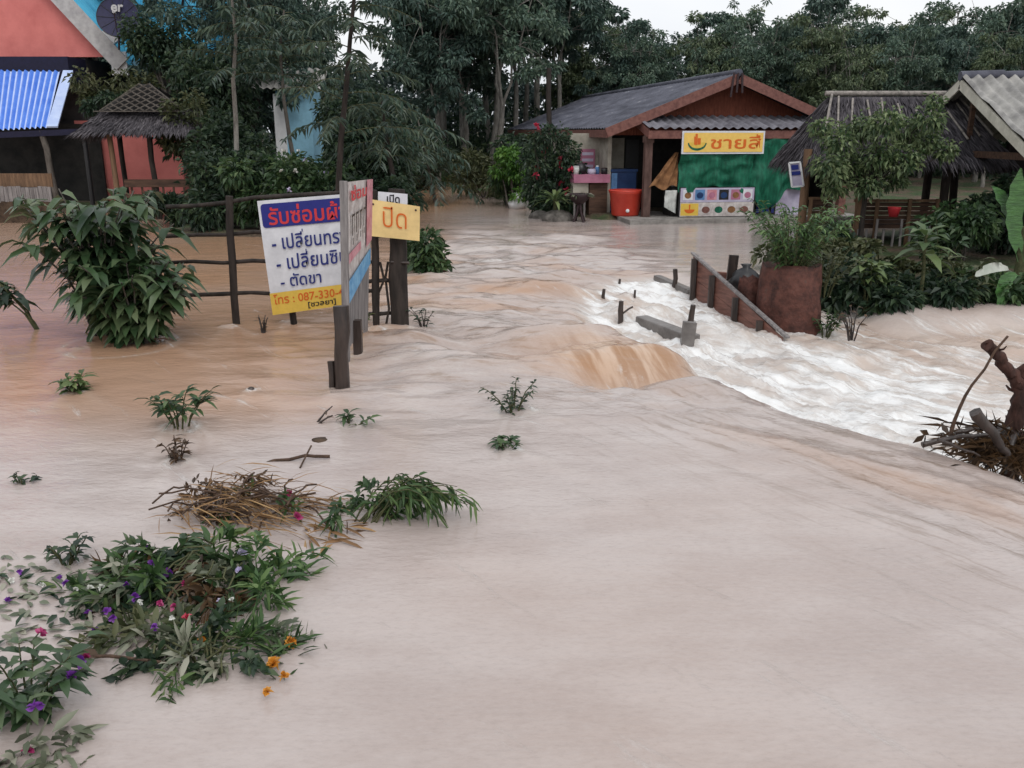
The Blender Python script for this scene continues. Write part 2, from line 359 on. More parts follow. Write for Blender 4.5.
    return z, dict(foam=np.clip(foam, 0, 1), mud=np.clip(mud, 0, 1), face=np.clip(face, 0, 1), calm=np.clip(1 - act - inn, 0, 1), act=np.clip(act * (1 - inn), 0, 1), edge=np.clip(1.1 * np.exp(-((dl - .6) / 1.1) ** 2) * (1 - inn) * sstep(8.6, 7.4, y), 0, 1))
def watermat():
    m, nt, b = newmat('flood_water')
    tc = N(nt, 'ShaderNodeTexCoord'); O = tc.outputs['Object']
    def attr(n): a = N(nt, 'ShaderNodeAttribute'); a.attribute_name = n; return a.outputs['Fac']
    def noise(scale, sc=(1, 1, 1), det=5.0, rough=.6, rot=0.0, dist=0.0):
        mp = N(nt, 'ShaderNodeMapping', vector_type='TEXTURE'); mp.inputs['Scale'].default_value = tuple(1 / v for v in sc); mp.inputs['Rotation'].default_value = (0, 0, rot); L_(nt, O, mp.inputs[0])
        n = N(nt, 'ShaderNodeTexNoise', Scale=scale, Detail=det, Roughness=rough, Distortion=dist); L_(nt, mp.outputs[0], n.inputs['Vector']); return n.outputs['Fac']
    def math_(op, a, c, d=None):
        k = N(nt, 'ShaderNodeMath', operation=op)
        for i, v in enumerate((a, c, d)):
            if v is None: continue
            if isinstance(v, (int, float)): k.inputs[i].default_value = v
            else: L_(nt, v, k.inputs[i])
        return k.outputs[0]
    def mix(f, a, c):
        k = N(nt, 'ShaderNodeMix', data_type='RGBA')
        if isinstance(f, float): k.inputs[0].default_value = f
        else: L_(nt, f, k.inputs[0])
        for i, v in ((6, a), (7, c)):
            if isinstance(v, tuple): k.inputs[i].default_value = (*v, 1)
            else: L_(nt, v, k.inputs[i])
        return k.outputs[2]
    def rmp(f, a, c):
        k = N(nt, 'ShaderNodeMapRange', interpolation_type='SMOOTHSTEP'); L_(nt, f, k.inputs[0]); k.inputs[1].default_value = a; k.inputs[2].default_value = c; return k.outputs[0]
    n_big = noise(.8, (1, 2.2, 1), 4.0)
    base = mix(rmp(n_big, .35, .65), (.40, .335, .308), (.46, .398, .372))
    dash = noise(3.2, (.45, 3.2, 1), 6.0, .7, R(-52)); rip = noise(2.4, (.8, 3.4, 1), 6.0, .7, R(-8)); spk = noise(26, (.7, 1.6, 1), 4.0, .7)
    base = mix(math_('MULTIPLY', attr('edge'), rmp(dash, .50, .66)), base, (.26, .205, .17))  # dark dashes paint ripple shading along the road edge into the colour
    base = mix(math_('MULTIPLY', attr('act'), math_('MULTIPLY', rmp(rip, .50, .68), .8)), base, (.27, .195, .145))  # brown streaks: sediment, with dark reflections on wave slopes painted in
    base = mix(math_('MULTIPLY', attr('act'), math_('MULTIPLY', rmp(rip, .47, .33), .6)), base, (.50, .46, .43))  # pale streaks: foam lines, with the bright side of ripples painted in
    base = mix(math_('MULTIPLY', rmp(spk, .45, .75), .22), base, (.24, .20, .175))  # dark speckle paints the shaded side of fine ripples
    base = mix(math_('MULTIPLY', rmp(spk, .5, .25), .18), base, (.52, .48, .46))  # pale speckle paints the lit side of fine ripples
    base = mix(attr('mud'), base, (.40, .24, .15))
    streak = noise(3.4, (.32, 2.0, .4), 3.0, .6, R(-68))
    fc = mix(rmp(streak, .38, .62), (.33, .19, .105), (.55, .41, .31))
    base = mix(math_('MULTIPLY', attr('face'), .85), base, fc)
    fn = noise(2.3, (.34, 1.9, 1), 9.0, .7, R(-50), .7); fn2 = noise(8, (.6, 1.4, 1), 6.0, .7, R(-50))
    f = math_('MULTIPLY_ADD', attr('foam'), 1.05, math_('MULTIPLY_ADD', fn, 3.8, -2.28)); f = math_('ADD', f, math_('MULTIPLY_ADD', fn2, .5, -.25))
    fm = rmp(f, .0, 1.0)
    base = mix(math_('MULTIPLY', attr('foam'), .6), base, (.58, .52, .46))
    col = mix(fm, base, (.82, .82, .81))
    L_(nt, col, b.inputs['Base Color'])
    r = math_('MULTIPLY_ADD', fm, .28, .05); L_(nt, r, b.inputs['Roughness'])
    b.inputs['IOR'].default_value = 1.33; b.inputs['Specular IOR Level'].default_value = .5
    w1 = noise(1.6, (1, 2.4, 1), 5.0, .6, R(8)); w2 = noise(7, (1, 2.0, 1), 4.0, .6, R(-12))
    calm = attr('calm')
    h = math_('ADD', math_('MULTIPLY', w1, math_('MULTIPLY_ADD', calm, -.95, 1.2)), math_('MULTIPLY', w2, math_('MULTIPLY_ADD', calm, -.08, .26)))
    w3 = noise(19, (.7, 1.5, 1), 4.0, .65, R(5)); h = math_('ADD', h, math_('MULTIPLY', w3, .085))
    h = math_('ADD', h, math_('MULTIPLY', math_('MULTIPLY', fn2, fm), .8))
    h = math_('ADD', h, math_('MULTIPLY', math_('MULTIPLY', streak, attr('face')), .5))
    bp = N(nt, 'ShaderNodeBump', Strength=.55, Distance=.055); L_(nt, h, bp.inputs['Height']); L_(nt, bp.outputs[0], b.inputs['Normal'])
    return m
sheet('water', axis(-70, -6, 7, 70, .055), axis(-5, 2.3, 16, 75, .05, 1.03), water, watermat())

# ------------------------------------------------------------------ terrain
BANKS = [
    [(3.9, 12.2), (4.3, 14.3), (4.9, 14.0), (5.3, 12.5), (9, 12.7), (70, 13.0), (70, 400), (9, 400), (8.5, 23.5), (6.2, 18.5)],            # right bank
    [(2.3, 23.9), (10, 23.9), (60, 30), (60, 400), (-4.6, 400), (-4.6, 43), (-2.0, 36.5), (0.6, 27)],               # behind the noodle shop
    [(-8.2, 20.3), (-2.7, 19.6), (-3.6, 26), (-5.5, 39), (-6.2, 46), (-6, 400), (-200, 400), (-200, 26.5), (-8.4, 26)],   # garden on the far side of the lane
    [(-8, 43), (4, 43), (60, 45), (60, 400), (-200, 400), (-200, 45)],
]
def terrain(x, y):
    d = np.full(x.shape, -1e9)
    for p in BANKS: d = np.maximum(d, sdist(p, x, y))
    return -.75 + .85 * sstep(-.7, .35, d) + .12 * fbm(x * .8, y * .8, 13, 4) * sstep(-.3, .6, d) + .004 * np.maximum(y - 45, 0)
def groundmat():
    m, nt, b = newmat('ground'); tc = N(nt, 'ShaderNodeTexCoord')
    n1 = N(nt, 'ShaderNodeTexNoise', Scale=.9, Detail=6.0); n2 = N(nt, 'ShaderNodeTexNoise', Scale=14.0, Detail=5.0)
    for n in (n1, n2): L_(nt, tc.outputs['Object'], n.inputs['Vector'])
    c1 = ramp(nt, n2.outputs['Fac'], [(.3, (.05, .032, .02)), (.7, (.13, .09, .06))]); c2 = ramp(nt, n2.outputs['Fac'], [(.3, (.015, .03, .01)), (.7, (.055, .09, .025))])
    mx = N(nt, 'ShaderNodeMix', data_type='RGBA'); mr = N(nt, 'ShaderNodeMapRange'); mr.inputs[1].default_value = .42; mr.inputs[2].default_value = .58
    L_(nt, n1.outputs['Fac'], mr.inputs[0]); L_(nt, mr.outputs[0], mx.inputs[0]); L_(nt, c1, mx.inputs[6]); L_(nt, c2, mx.inputs[7]); L_(nt, mx.outputs[2], b.inputs['Base Color'])
    b.inputs['Roughness'].default_value = .9
    bp = N(nt, 'ShaderNodeBump', Strength=.6, Distance=.08); L_(nt, n2.outputs['Fac'], bp.inputs['Height']); L_(nt, bp.outputs[0], b.inputs['Normal'])
    return m
sheet('ground', axis(-420, -14, 16, 420, .3, 1.1), axis(-30, 8, 48, 520, .3, 1.08), terrain, groundmat())
def GW(px, py, dz=0.0):               # point on the moving water surface
    z = 0.0
    for _ in range(12):
        p = G(px, py, z); z = .5 * z + .5 * float(water(np.array([p[0]]), np.array([p[1]]))[0][0])
    return G(px, py, z) + np.array([0, 0, dz])
def ter(x, y): return float(terrain(np.array([float(x)]), np.array([float(y)]))[0])
def gz(x, y): return max(ter(x, y), 0.0)

# ------------------------------------------------------------------ foliage generators
def rdir(n, up=0.0):
    v = rng.normal(size=(n, 3)); v[:, 2] += up; return unit(v)
def blob_leaves(mb, centers, radii, n, ll, lw, mat=0, up=.1, droop=.3, shell=.55, fine=False, flatz=.8):
    k = len(centers); c = np.asarray(centers)[rng.integers(0, k, n)] if False else None
    w = np.asarray(radii) ** 2; idx = rng.choice(k, n, p=w / w.sum())
    d = rdir(n); rr = np.asarray(radii)[idx] * (shell + (1 - shell) * rng.random(n)) ** .7 * rng.uniform(.75, 1.12, n)
    off = d * rr[:, None]; off[:, 2] *= flatz
    P = np.asarray(centers)[idx] + off
    D = unit(d * .8 + rdir(n) * .7 + np.array([0, 0, up - .25])); Nn = rdir(n, 1.6)
    mb.leaves(P, D, Nn, ll * rng.uniform(.6, 1.25, n), lw * rng.uniform(.7, 1.2, n), mat, droop, fine)
def curve(a, b, sag=(0, 0, 0), n=6, wob=0.0):
    t = np.linspace(0, 1, n)[:, None]; a = np.array(a, float); b = np.array(b, float)
    p = a + (b - a) * t + np.array(sag) * (4 * t * (1 - t))
    if wob: p[1:-1] += rng.normal(size=(n - 2, 3)) * wob
    return p
def shrub(name, label, cat, base, w, h, n, ll, lw, mat, group=None, depth=None, lobes=9, fine=False, up=.1, extra=None, stems=5):
    base = np.array(base, float); t = thing(name, label, cat, base, 0, group); dp = depth or w
    cs, rs = [], []
    for i in range(lobes):
        r = rng.uniform(.16, .27) * min(w, h * 1.3)
        cs.append(base + np.array([rng.uniform(-.5, .5) * (w - 1.6 * r), rng.uniform(-.5, .5) * (dp - 1.6 * r), r * .7 + rng.random() ** .8 * (h - 1.6 * r)])); rs.append(r)
    mb = MB(); blob_leaves(mb, cs, rs, n, ll, lw, 0, up, fine=fine, shell=.3)
    mb.build('foliage', mat, t)
    sb = MB()
    for i in range(min(stems, lobes)): sb.tube(curve(base + np.array([rng.uniform(-.1, .1) * w, 0, -.15]), cs[i], (0, 0, .1), 5, .02), np.linspace(.03, .008, 5) * (h / 1.5), 6)
    sb.build('stem', M['bark'], t)
    if extra: extra(t, cs, rs)
    return t
def blossoms(t, cs, rs, mat, n, size, name='flower', petals=9):
    for i in range(n):
        k = rng.integers(len(cs)); d = unit(rng.normal(size=3) + np.array([0, -.9, .5])); c = cs[k] + d * rs[k] * 1.02
        mb = MB(); D = unit(rng.normal(size=(petals, 3)) + np.array([0, -.3, .4]))
        mb.leaves(np.repeat(c[None], petals, 0) + D * size * .1, D, rdir(petals, 1), size, size * .75, 0, .1, True)
        mb.build(name, mat, t)
def stemplant(name, label, cat, base, nst, h, spread, nl, ll, lw, mat, group=None, lean=(0, 0), droop=.45, stemr=.008, first=.2, stemmat=None, flowers=None, leafup=.25, fine=True, extra=()):
    base = np.array(base, float); t = thing(name, label, cat, base, 0, group)
    lb, sb = MB(), MB(); tips = []
    jobs = [(base, h, spread, nl, ll, lw)] * nst
    for e in extra: jobs += [(np.array(e[0], float), *e[2:])] * e[1]
    for base, h, spread, nl, ll, lw in jobs:
        a = rng.uniform(0, 2 * math.pi); s = spread * math.sqrt(rng.random()); hh = h * rng.uniform(.6, 1.05)
        b0 = base + np.array([math.cos(a), math.sin(a), 0]) * s * .18 + np.array([0, 0, -.06])
        tip = base + np.array([math.cos(a) * s + lean[0] * hh, math.sin(a) * s + lean[1] * hh, hh])
        p = curve(b0, tip, (-.12 * math.cos(a) * s, -.12 * math.sin(a) * s, .12 * hh), 7, .012 * h); tips.append(p[-1])
        sb.tube(p, np.linspace(stemr, stemr * .4, 7), 5)
        k = nl; tt = first + (1 - first) * rng.random(k) ** .8
        f = tt * 6; i0 = np.minimum(f.astype(int), 5); P = p[i0] + (p[i0 + 1] - p[i0]) * (f - i0)[:, None]
        ang = np.arange(k) * 2.4 + rng.random() * 6; out = np.stack([np.cos(ang), np.sin(ang), np.full(k, leafup)], 1) + .25 * rng.normal(size=(k, 3))
        tang = unit(p[np.minimum(i0 + 1, 6)] - p[i0])
        D = unit(out + tang * .35)
        lb.leaves(P, D, np.repeat([[0, 0, 1.0]], k, 0) + .25 * rng.normal(size=(k, 3)), ll * rng.uniform(.6, 1.15, k), lw * rng.uniform(.75, 1.15, k), 0, droop, fine, .16)
    lb.build('foliage', mat, t); sb.build('stem', stemmat or M['stem'], t)
    if flowers:
        for fm, n, sz in flowers:
            for j in range(n):
                c = tips[rng.integers(len(tips))] + rng.normal(size=3) * np.array([.06, .06, .03]) * (h / .4); c[2] = max(c[2], .02)
                mb = MB(); pn = 9; D = unit(rng.normal(size=(pn, 3)) + np.array([0, -.4, .7]))
                mb.leaves(np.repeat(c[None], pn, 0), D, rdir(pn, 1), sz, sz * .8, 0, .1, True); mb.build('flower', fm, t)
    return t
def frond(mb, a, d, L, sag, pairs, ll, lw, rb=None, mat=0, hang=.35):
    a = np.array(a, float); d = unit(np.array(d, float)); n = 8
    t = np.linspace(0, 1, n)[:, None]; p = a + d * L * t + np.array([0, 0, -1.0]) * sag * L * t * t
    (rb or mb).tube(p, np.linspace(.012, .004, n), 4, 1 if rb is None else 0, cap=False)
    tt = np.linspace(.12, 1, pairs); f = tt * (n - 1); i0 = np.minimum(f.astype(int), n - 2); P = p[i0] + (p[i0 + 1] - p[i0]) * (f - i0)[:, None]
    tg = unit(p[i0 + 1] - p[i0]); s = unit(np.cross(tg, [0, 0, 1.0]))
    sz = ll * (1.05 - .55 * np.abs(tt - .4)) * rng.uniform(.55, 1.2, len(tt))
    for q in (-1, 1):
        D = unit(tg * .55 + s * q + np.array([0, 0, -hang]) + .3 * rng.normal(size=P.shape))
        mb.leaves(P, D, np.repeat([[0, 0, 1.0]], len(P), 0) + .2 * rng.normal(size=P.shape), sz, lw, mat, .3)
def frondtree(name, label, base, path, r0, fronds, L, sag, ll, lw, mat, trunkmat, spread_from=.35, pairs=16, group=None, up=.25):
    base = np.array(base, float); t = thing(name, label, 'tree', base, 0, group)
    tb = MB(); path = np.asarray(path, float); tb.tube(path, np.linspace(r0, r0 * .3, len(path)), 8, jit=.08); tb.build('trunk', trunkmat, t)
    fb = MB(); m = len(path) - 1
    for i in range(fronds):
        tt = spread_from + (1 - spread_from) * (i + rng.random()) / fronds; f = tt * m; k = min(int(f), m - 1); a = path[k] + (path[k + 1] - path[k]) * (f - k)
        ang = i * 2.4 + rng.uniform(-.4, .4); frond(fb, a, (math.cos(ang), math.sin(ang), up + rng.uniform(-.15, .35)), L * rng.uniform(.65, 1.1) * (1.1 - .35 * tt), sag * rng.uniform(.6, 1.3), pairs, ll, lw)
    fb.build('crown', [mat, M['stem']], t); return t

# ------------------------------------------------------------------ plantation trees
def rubber_tree(seed, H, mat, leafn=8500, fork=.36, label='', group=None, bark='barkpale', ll=.23, lw=.115, wide=1.0, bare=False):
    global rng; keep = rng; rng = np.random.default_rng(seed)
    t = thing('plantation_tree', label, 'tree', (0, 0, 0), 0, group)
    tb = MB(); zf = H * fork; lean = rng.uniform(-.3, .3, 2)
    top = np.array([lean[0], lean[1], zf]); tb.tube(curve((0, 0, -.4), top, (rng.uniform(-.1, .1), 0, 0), 6, .03), np.linspace(.14, .095, 6) * H / 9, 8, jit=.06)
    cs, rs = [], []
    nb = rng.integers(3, 6)
    for i in range(nb):
        a = i * 2 * math.pi / nb + rng.uniform(-.5, .5); s = rng.uniform(.10, .24) * H * .6 * wide; e = top + np.array([math.cos(a) * s, math.sin(a) * s, H * (rng.uniform(.3, .46) if bare else rng.uniform(.4, .62))]); e[2] = min(e[2], H * .97)
        p = curve(top - np.array([0, 0, .1]), e, (-math.cos(a) * s * .12, -math.sin(a) * s * .12, -.1), 7, .06); tb.tube(p, np.linspace(.07, .018, 7) * H / 9, 6)
        for j in range(14):
            q = p[rng.integers(4 if bare else 2, 7)]; d = rng.normal(size=3) * np.array([.85, .85, .55]) * wide; c = q + d * H / 9; cs.append(c); rs.append(rng.uniform(.2, .62) * H / 9)
            if j < 14: tb.tube(curve(q, c, (0, 0, .1), 4), np.linspace(.018, .005, 4), 4, cap=False)
    for j in range(0 if bare else 5): cs.append(top + np.array([rng.normal() * 1.1, rng.normal() * 1.1, rng.uniform(-.2, .9)]) * H / 9); rs.append(rng.uniform(.3, .6) * H / 9)
    tb.build('trunk', M[bark], t)
    mb = MB(); blob_leaves(mb, cs, rs, leafn, ll, lw, 0, .05, .3, .25, flatz=.6); mb.build('crown', M[mat], t)
    rng = keep; return t
GRP = 'plantation trees in the dark wood'
TL = 'slender pale trunked tree, one of many in the dark wood behind the houses'
protos = [rubber_tree(100 + i, 9.0, ('rubber2', 'rubber', 'rubber3', 'rubber', 'rubber2')[i], label=TL, group=GRP) for i in range(5)] + [rubber_tree(120 + i, 9.0, ('rubber2', 'rubber')[i], label=TL, group=GRP, fork=.46, bare=True) for i in range(2)]
spots = []
for row, (Y, hmin, hmax) in enumerate(((37, 5.4, 6.4), (42, 6.4, 7.8), (47, 7.2, 8.6), (53, 8.0, 9.6))):
    n = 17
    for i in range(n):
        px = 425 + (1120 - 425) * (i + .5 + rng.uniform(-.35, .35)) / n
        if row == 0 and px < 840: continue
        y = Y + rng.uniform(-1.5, 1.5); x = (px - 512) / 890 * y * .96
        lift = 1.0 + .5 * float(sstep(590, 540, px)) + (-.09 if 585 < px < 715 else 0)
        spots.append((x, y, rng.uniform(hmin, hmax) * lift))
for px, Y, H in ((-60, 46, 11), (20, 44, 11), (95, 45, 11), (160, 43, 10.5), (215, 46, 11.5), (262, 41, 10.5), (300, 47, 10), (250, 53, 12), (130, 52, 12), (318, 53, 8), (440, 38, 8.8), (465, 44, 11), (432, 50, 11)):
    spots.append(((px - 512) / 890 * Y * .96, Y, H))
spots = spots[-6:-1] + [q for q in spots if -3 < q[0] < 2.6][:2] + spots[:-6] + spots[-1:]
spots = [q for k, q in enumerate(spots) if q not in spots[:k]]
for i, (x, y, H) in enumerate(spots):
    z = ter(x, y)
    ln = -3.8 < x < 3.2 and y > 39
    if i < 7: o = protos[i]; o.location = (x, y, z); o.rotation_euler = (0, 0, rng.uniform(0, 6.28)); o.scale = (H / 9,) * 3
    else: dup(protos[5 + i % 2] if ln else protos[(i * 3 + i // 5) % 5], (x, y, z), rng.uniform(0, 6.28), H / 9)
# two trees that stand out
o = rubber_tree(210, 10.5, 'rubber2', label='tall pale forked tree standing clear at the edge of the wood by the muddy lane', fork=.26, leafn=7500, bare=True)
p = G(503, 186); o.location = (p[0] - .15, 38, 0.05)
o = rubber_tree(222, 9.5, 'rubber', label='thinner pale tree with two upright stems beside the tall forked tree', fork=.3, leafn=6500, bare=True); o.location = ((468 - 512) / 890 * 41, 41, 0.05)
# far mass of the wood
mb = MB(); n = 52000
X = rng.uniform(-62, 62, n); Yy = rng.uniform(58, 68, n); top = 5.6 + 2.0 * fbm(X * .22, Yy * .05, 71, 3) + 1.4 * fbm(X * .9, X * 0, 72, 2)
top = np.where(X < -14, top + 2.5, top)
Z = rng.random(n) ** .8 * top
mb.leaves(np.stack([X, Yy, Z], 1), rdir(n), rdir(n, 1), rng.uniform(.35, .7, n), rng.uniform(.2, .38, n), 0, .3)
tag(mb.build('far_wood', M['farleaf'], None), 'dark far off wood closing the view behind the plantation', 'wood', kind='stuff')
# undergrowth in the wood
mb = MB(); n = 26000
X = rng.uniform(-12, 40, n); Yy = rng.uniform(43.5, 57, n); Z = np.array([0.0] * n) + .1 + rng.random(n) ** 1.6 * (1.2 + 1.4 * vnoise(X * .5, Yy * .5, 5) + np.where(Yy > 50, 1.6, 0))
mb.leaves(np.stack([X, Yy, Z], 1), rdir(n, .6), rdir(n, 1), rng.uniform(.3, .6, n), rng.uniform(.12, .25, n), 0, .3)
tag(mb.build('undergrowth', M['dark'], None), 'low dark undergrowth covering the ground among the plantation trunks', 'undergrowth', kind='stuff')
mb = MB(); n = 9000
X = rng.uniform(-6.2, 1.5, n); Yy = rng.uniform(39.5, 43.5, n); Z = np.full(n, .08) + rng.random(n) * .1
mb.leaves(np.stack([X, Yy, Z], 1), rdir(n, 1.3), rdir(n, .2), rng.uniform(.3, .75, n), rng.uniform(.05, .1, n), 0, .35)
tag(mb.build('grass', M['green'], None), 'green grass verge at the far end of the muddy lane', 'grass', kind='stuff')
mb = MB(); a, b = G(428, 181.5), G(472, 185.5)
mb.tube(curve(a, b, (0, 0, .1), 9, .05), np.array([.05, .12, .16, .2, .2, .17, .15, .11, .05]), 9, jit=.2)
tag(mb.build('sand_bank', M['slab'], None), 'pale strip of sand along the water at the far end of the lane', 'sand bank')

# ------------------------------------------------------------------ signs: helpers
class Panel:                          # bilinear patch through four world corners TL TR BR BL
    def __init__(s, tl, tr, br, bl):
        s.c = [np.array(p, float) for p in (tl, tr, br, bl)]
        s.n = unit(np.cross(s.c[3] - s.c[0], s.c[1] - s.c[0])); s.n = s.n if True else s.n
    def at(s, u, v, off=0.0):         # u right, v down
        u = np.asarray(u, float)[..., None]; v = np.asarray(v, float)[..., None]
        return (s.c[0] * (1 - u) + s.c[1] * u) * (1 - v) + (s.c[3] * (1 - u) + s.c[2] * u) * v + s.n * off
    def grid(s, mb, nu=12, nv=12, off=0.0, mat=0, wav=0.0, u0=0, v0=0, u1=1, v1=1):
        U, V = np.meshgrid(np.linspace(u0, u1, nu), np.linspace(v0, v1, nv)); P = s.at(U, V, off)
        if wav: P = P + s.n * (wav * fbm(U * 3, V * 3, 3, 3))[..., None]
        i = (np.arange(nv - 1)[:, None] * nu + np.arange(nu - 1)[None]).ravel()
        mb.add(P.reshape(-1, 3), np.stack([i, i + nu, i + nu + 1, i + 1], 1), mat, True)
    def rect(s, mb, u0, v0, u1, v1, off, mat=0, round_=0.0):
        if round_:
            pts = []; asp = np.linalg.norm(s.c[1] - s.c[0]) / np.linalg.norm(s.c[3] - s.c[0]); ru = round_; rv = round_ * asp
            for (cu, cv, a0) in ((u1 - ru, v0 + rv, -90), (u1 - ru, v1 - rv, 0), (u0 + ru, v1 - rv, 90), (u0 + ru, v0 + rv, 180)):
                for k in range(5): a = R(a0 + k * 22.5); pts.append((cu + ru * math.cos(a), cv + rv * math.sin(a)))
            U = np.array([p[0] for p in pts]); V = np.array([p[1] for p in pts]); mb.add(s.at(U, V, off), [tuple(range(len(pts)))[::-1]], mat)
        else: mb.add(s.at(np.array([u0, u0, u1, u1]), np.array([v0, v1, v1, v0]), off), [(0, 1, 2, 3)], mat)
    def disc(s, mb, u, v, ru, rv, off, mat=0, k=20, a0=0, a1=360):
        a = np.radians(np.linspace(a0, a1, k, endpoint=(a1 - a0) < 360)); mb.add(s.at(u + ru * np.cos(a), v + rv * np.sin(a), off), [tuple(range(k))[::-1]], mat)
    def text(s, mb, body, u0, v0, u1, v1, off=.004, mat=0, bold=.02):
        c = bpy.data.curves.new('lettering', 'FONT'); c.body = body; c.size = 1; c.offset = bold; c.resolution_u = 3
        o = bpy.data.objects.new('lettering', c); COL.objects.link(o)
        dg = bpy.context.evaluated_depsgraph_get(); dg.update()
        me = bpy.data.meshes.new_from_object(o.evaluated_get(dg))
        V = np.array([v.co[:] for v in me.vertices]); F = [tuple(p.vertices) for p in me.polygons]
        bpy.data.objects.remove(o); bpy.data.curves.remove(c); bpy.data.meshes.remove(me)
        lo, hi = V.min(0), V.max(0); s_ = (V - lo) / np.maximum(hi - lo, 1e-6)
        mb.add(s.at(u0 + s_[:, 0] * (u1 - u0), v1 - s_[:, 1] * (v1 - v0), off), F, mat)

# ------------------------------------------------------------------ noodle shop
p0 = G(607, 217.5); SROT = math.atan(132 / 890 / 1.04)
shop = thing('noodle_shop', 'small brown gabled food shop with grey corrugated roof and red brown gable boards', 'shop', (p0[0], p0[1], 0), SROT)
def corrug(mb, p00, p10, p11, p01, waves, amp, nv=8, mat=0, per=6, jog=0.0, nseg=1):   # u along waves, v down slope
    nu = waves * per + 1; c = [np.array(p, float) for p in (p00, p10, p11, p01)]
    nrm = unit(np.cross(c[1] - c[0], c[3] - c[0])); nrm = nrm if nrm[2] > 0 else -nrm
    U, V = np.meshgrid(np.linspace(0, 1, nu), np.linspace(0, 1, nv)); U1, V1 = U[..., None], V[..., None]
    P = (c[0] * (1 - U1) + c[1] * U1) * (1 - V1) + (c[3] * (1 - U1) + c[2] * U1) * V1
    h = amp * np.sin(U * waves * 2 * math.pi) + jog * np.floor(V * nseg * .999) * -1 * 0 + jog * (1 - (V * nseg) % 1)
    P = P + nrm * h[..., None]
    i = (np.arange(nv - 1)[:, None] * nu + np.arange(nu - 1)[None]).ravel()
    mb.add(P.reshape(-1, 3), np.stack([i, i + nu, i + nu + 1, i + 1], 1), mat, True)
def lp(name, mb, mat): return mb.build(name, mat, shop, world=False)
XR, ZR, ZE, XL_, XRR, YB = 3.22, 3.72, 2.34, -.28, 6.7, 18.0
mb = MB(); corrug(mb, (XR, -.75, ZR), (XR, YB, ZR), (XL_, YB, ZE), (XL_, -.75, ZE), 60, .022, 13, jog=.02, nseg=3); corrug(mb, (XR, YB, ZR), (XR, -.75, ZR), (XRR, -.75, ZE), (XRR, YB, ZE), 60, .022, 13, jog=.02, nseg=3)
mb.tube([(XR, -.8, ZR + .03), (XR, YB, ZR + .03)], .09, 8); roof = lp('roof', mb, M['cementroof'])
for sx in (XL_, XRR):
    mb = MB(); mb.bar((XR + (.02 if sx > XR else -.02), -.8, ZR - .12), (sx, -.8, ZE - .10), .035, .24); lp('bargeboard', mb, M['barge'])
mb = MB(); mb.bar((XL_ + .02, -.78, ZE - .12), (XL_ + .02, YB, ZE - .12), .03, .2); lp('eave_board', mb, M['barge'])
mb = MB(); mb.add([(.1, -.02, 2.36), (6.3, -.02, 2.36), (XR, -.02, ZR - .1)], [(0, 1, 2)]); mb.box((3.2, -.0, 2.28), (6.4, .12, .2)); lp('gable_wall', mb, M['gable'])
mb = MB()
for q in (-.16, -.05, .06): mb.bar((XR + q, -.84, ZR + .02), (XR + q * 1.4, -.85, ZR - .42 - abs(q)), .05, .025)
lp('finial', mb, M['iron'])
mb = MB(); mb.box((.05, 6.3, 1.1), (.1, 12.4, 2.4)); lp('side_wall', mb, M['cream'])
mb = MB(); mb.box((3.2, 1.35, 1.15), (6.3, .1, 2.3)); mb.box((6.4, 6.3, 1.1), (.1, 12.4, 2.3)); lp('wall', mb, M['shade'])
mb = MB(); mb.box((.45, 1.27, 1.62), (.62, .03, .95)); lp('panel', mb, M['cream'])
mb = MB(); mb.box((1.0, 1.28, 1.05), (.38, .03, 2.0)); lp('doorway', mb, M['black'])  # black sheet stands in for the darkness inside the opening
mb = MB(); mb.box((3.35, -.35, .0), (6.5, 3.3, .22)); lp('floor_slab', mb, M['slab'])
mb = MB(); mb.bar((.76, -1.1, .1), (.76, -1.1, 2.2), .19, .19); mb.bar((.76, -1.1, 2.0), (.76, -1.1, 2.16), .24, .24); lp('pillar', mb, M['pillarwood'])
mb = MB(); mb.bar((6.2, -1.1, .1), (6.2, -1.1, 2.2), .19, .19); lp('pillar', mb, M['barge'])
mb = MB(); corrug(mb, (.66, -.06, 2.68), (6.3, -.06, 2.68), (6.4, -1.5, 2.36), (.66, -1.5, 2.36), 24, .028, 6, per=8); lp('awning', mb, M['awnroof'])
mb = MB(); mb.box((3.53, -1.42, 2.2), (5.74, .04, .2)); mb.bar((.68, -.1, 2.53), (.68, -1.39, 2.22), .04, .2); lp('fascia_board', mb, M['barge'])
SL = np.array(WM[shop.name])
def S(x, y, z): return SL[:3, :3] @ np.array([x, y, z]) + SL[:3, 3]
def spanel(x0, z0, x1, z1, y): return Panel(S(x0, y, z1), S(x1, y, z1), S(x1, y, z0), S(x0, y, z0))
# shop sign
sg = thing('shop_sign', 'yellow board with orange lettering and a bowl, hung under the corrugated awning', 'sign', S(2.65, -1.5, 1.75), SROT)
pn = spanel(1.55, 1.74, 3.72, 2.27, -1.50); mb = MB(); q = pn
mb.box(S(2.635, -1.475, 2.005), (2.21, .03, .57), SL[:3, :3]); mb.build('board', M['signwhite'], sg)
mb = MB(); pn.rect(mb, .012, .05, .988, .95, .004); fce = mb.build('face', M['signyellow'], sg)
mb = MB(); pn.text(mb, 'ชายสี', .34, .17, .965, .8, .010, 0, .012); pn.rect(mb, .90, .12, .918, .28, .012); mb.build('lettering', M['textorange'], fce)
mb = MB(); pn.disc(mb, .175, .52, .115, .36, .008, 0, 18, 0, 180); mb.build('bowl_rim', M['tarp'], fce)
mb = MB(); pn.disc(mb, .175, .5, .10, .27, .012, 0, 18, 0, 180); mb.build('bowl', M['goldy'], fce)
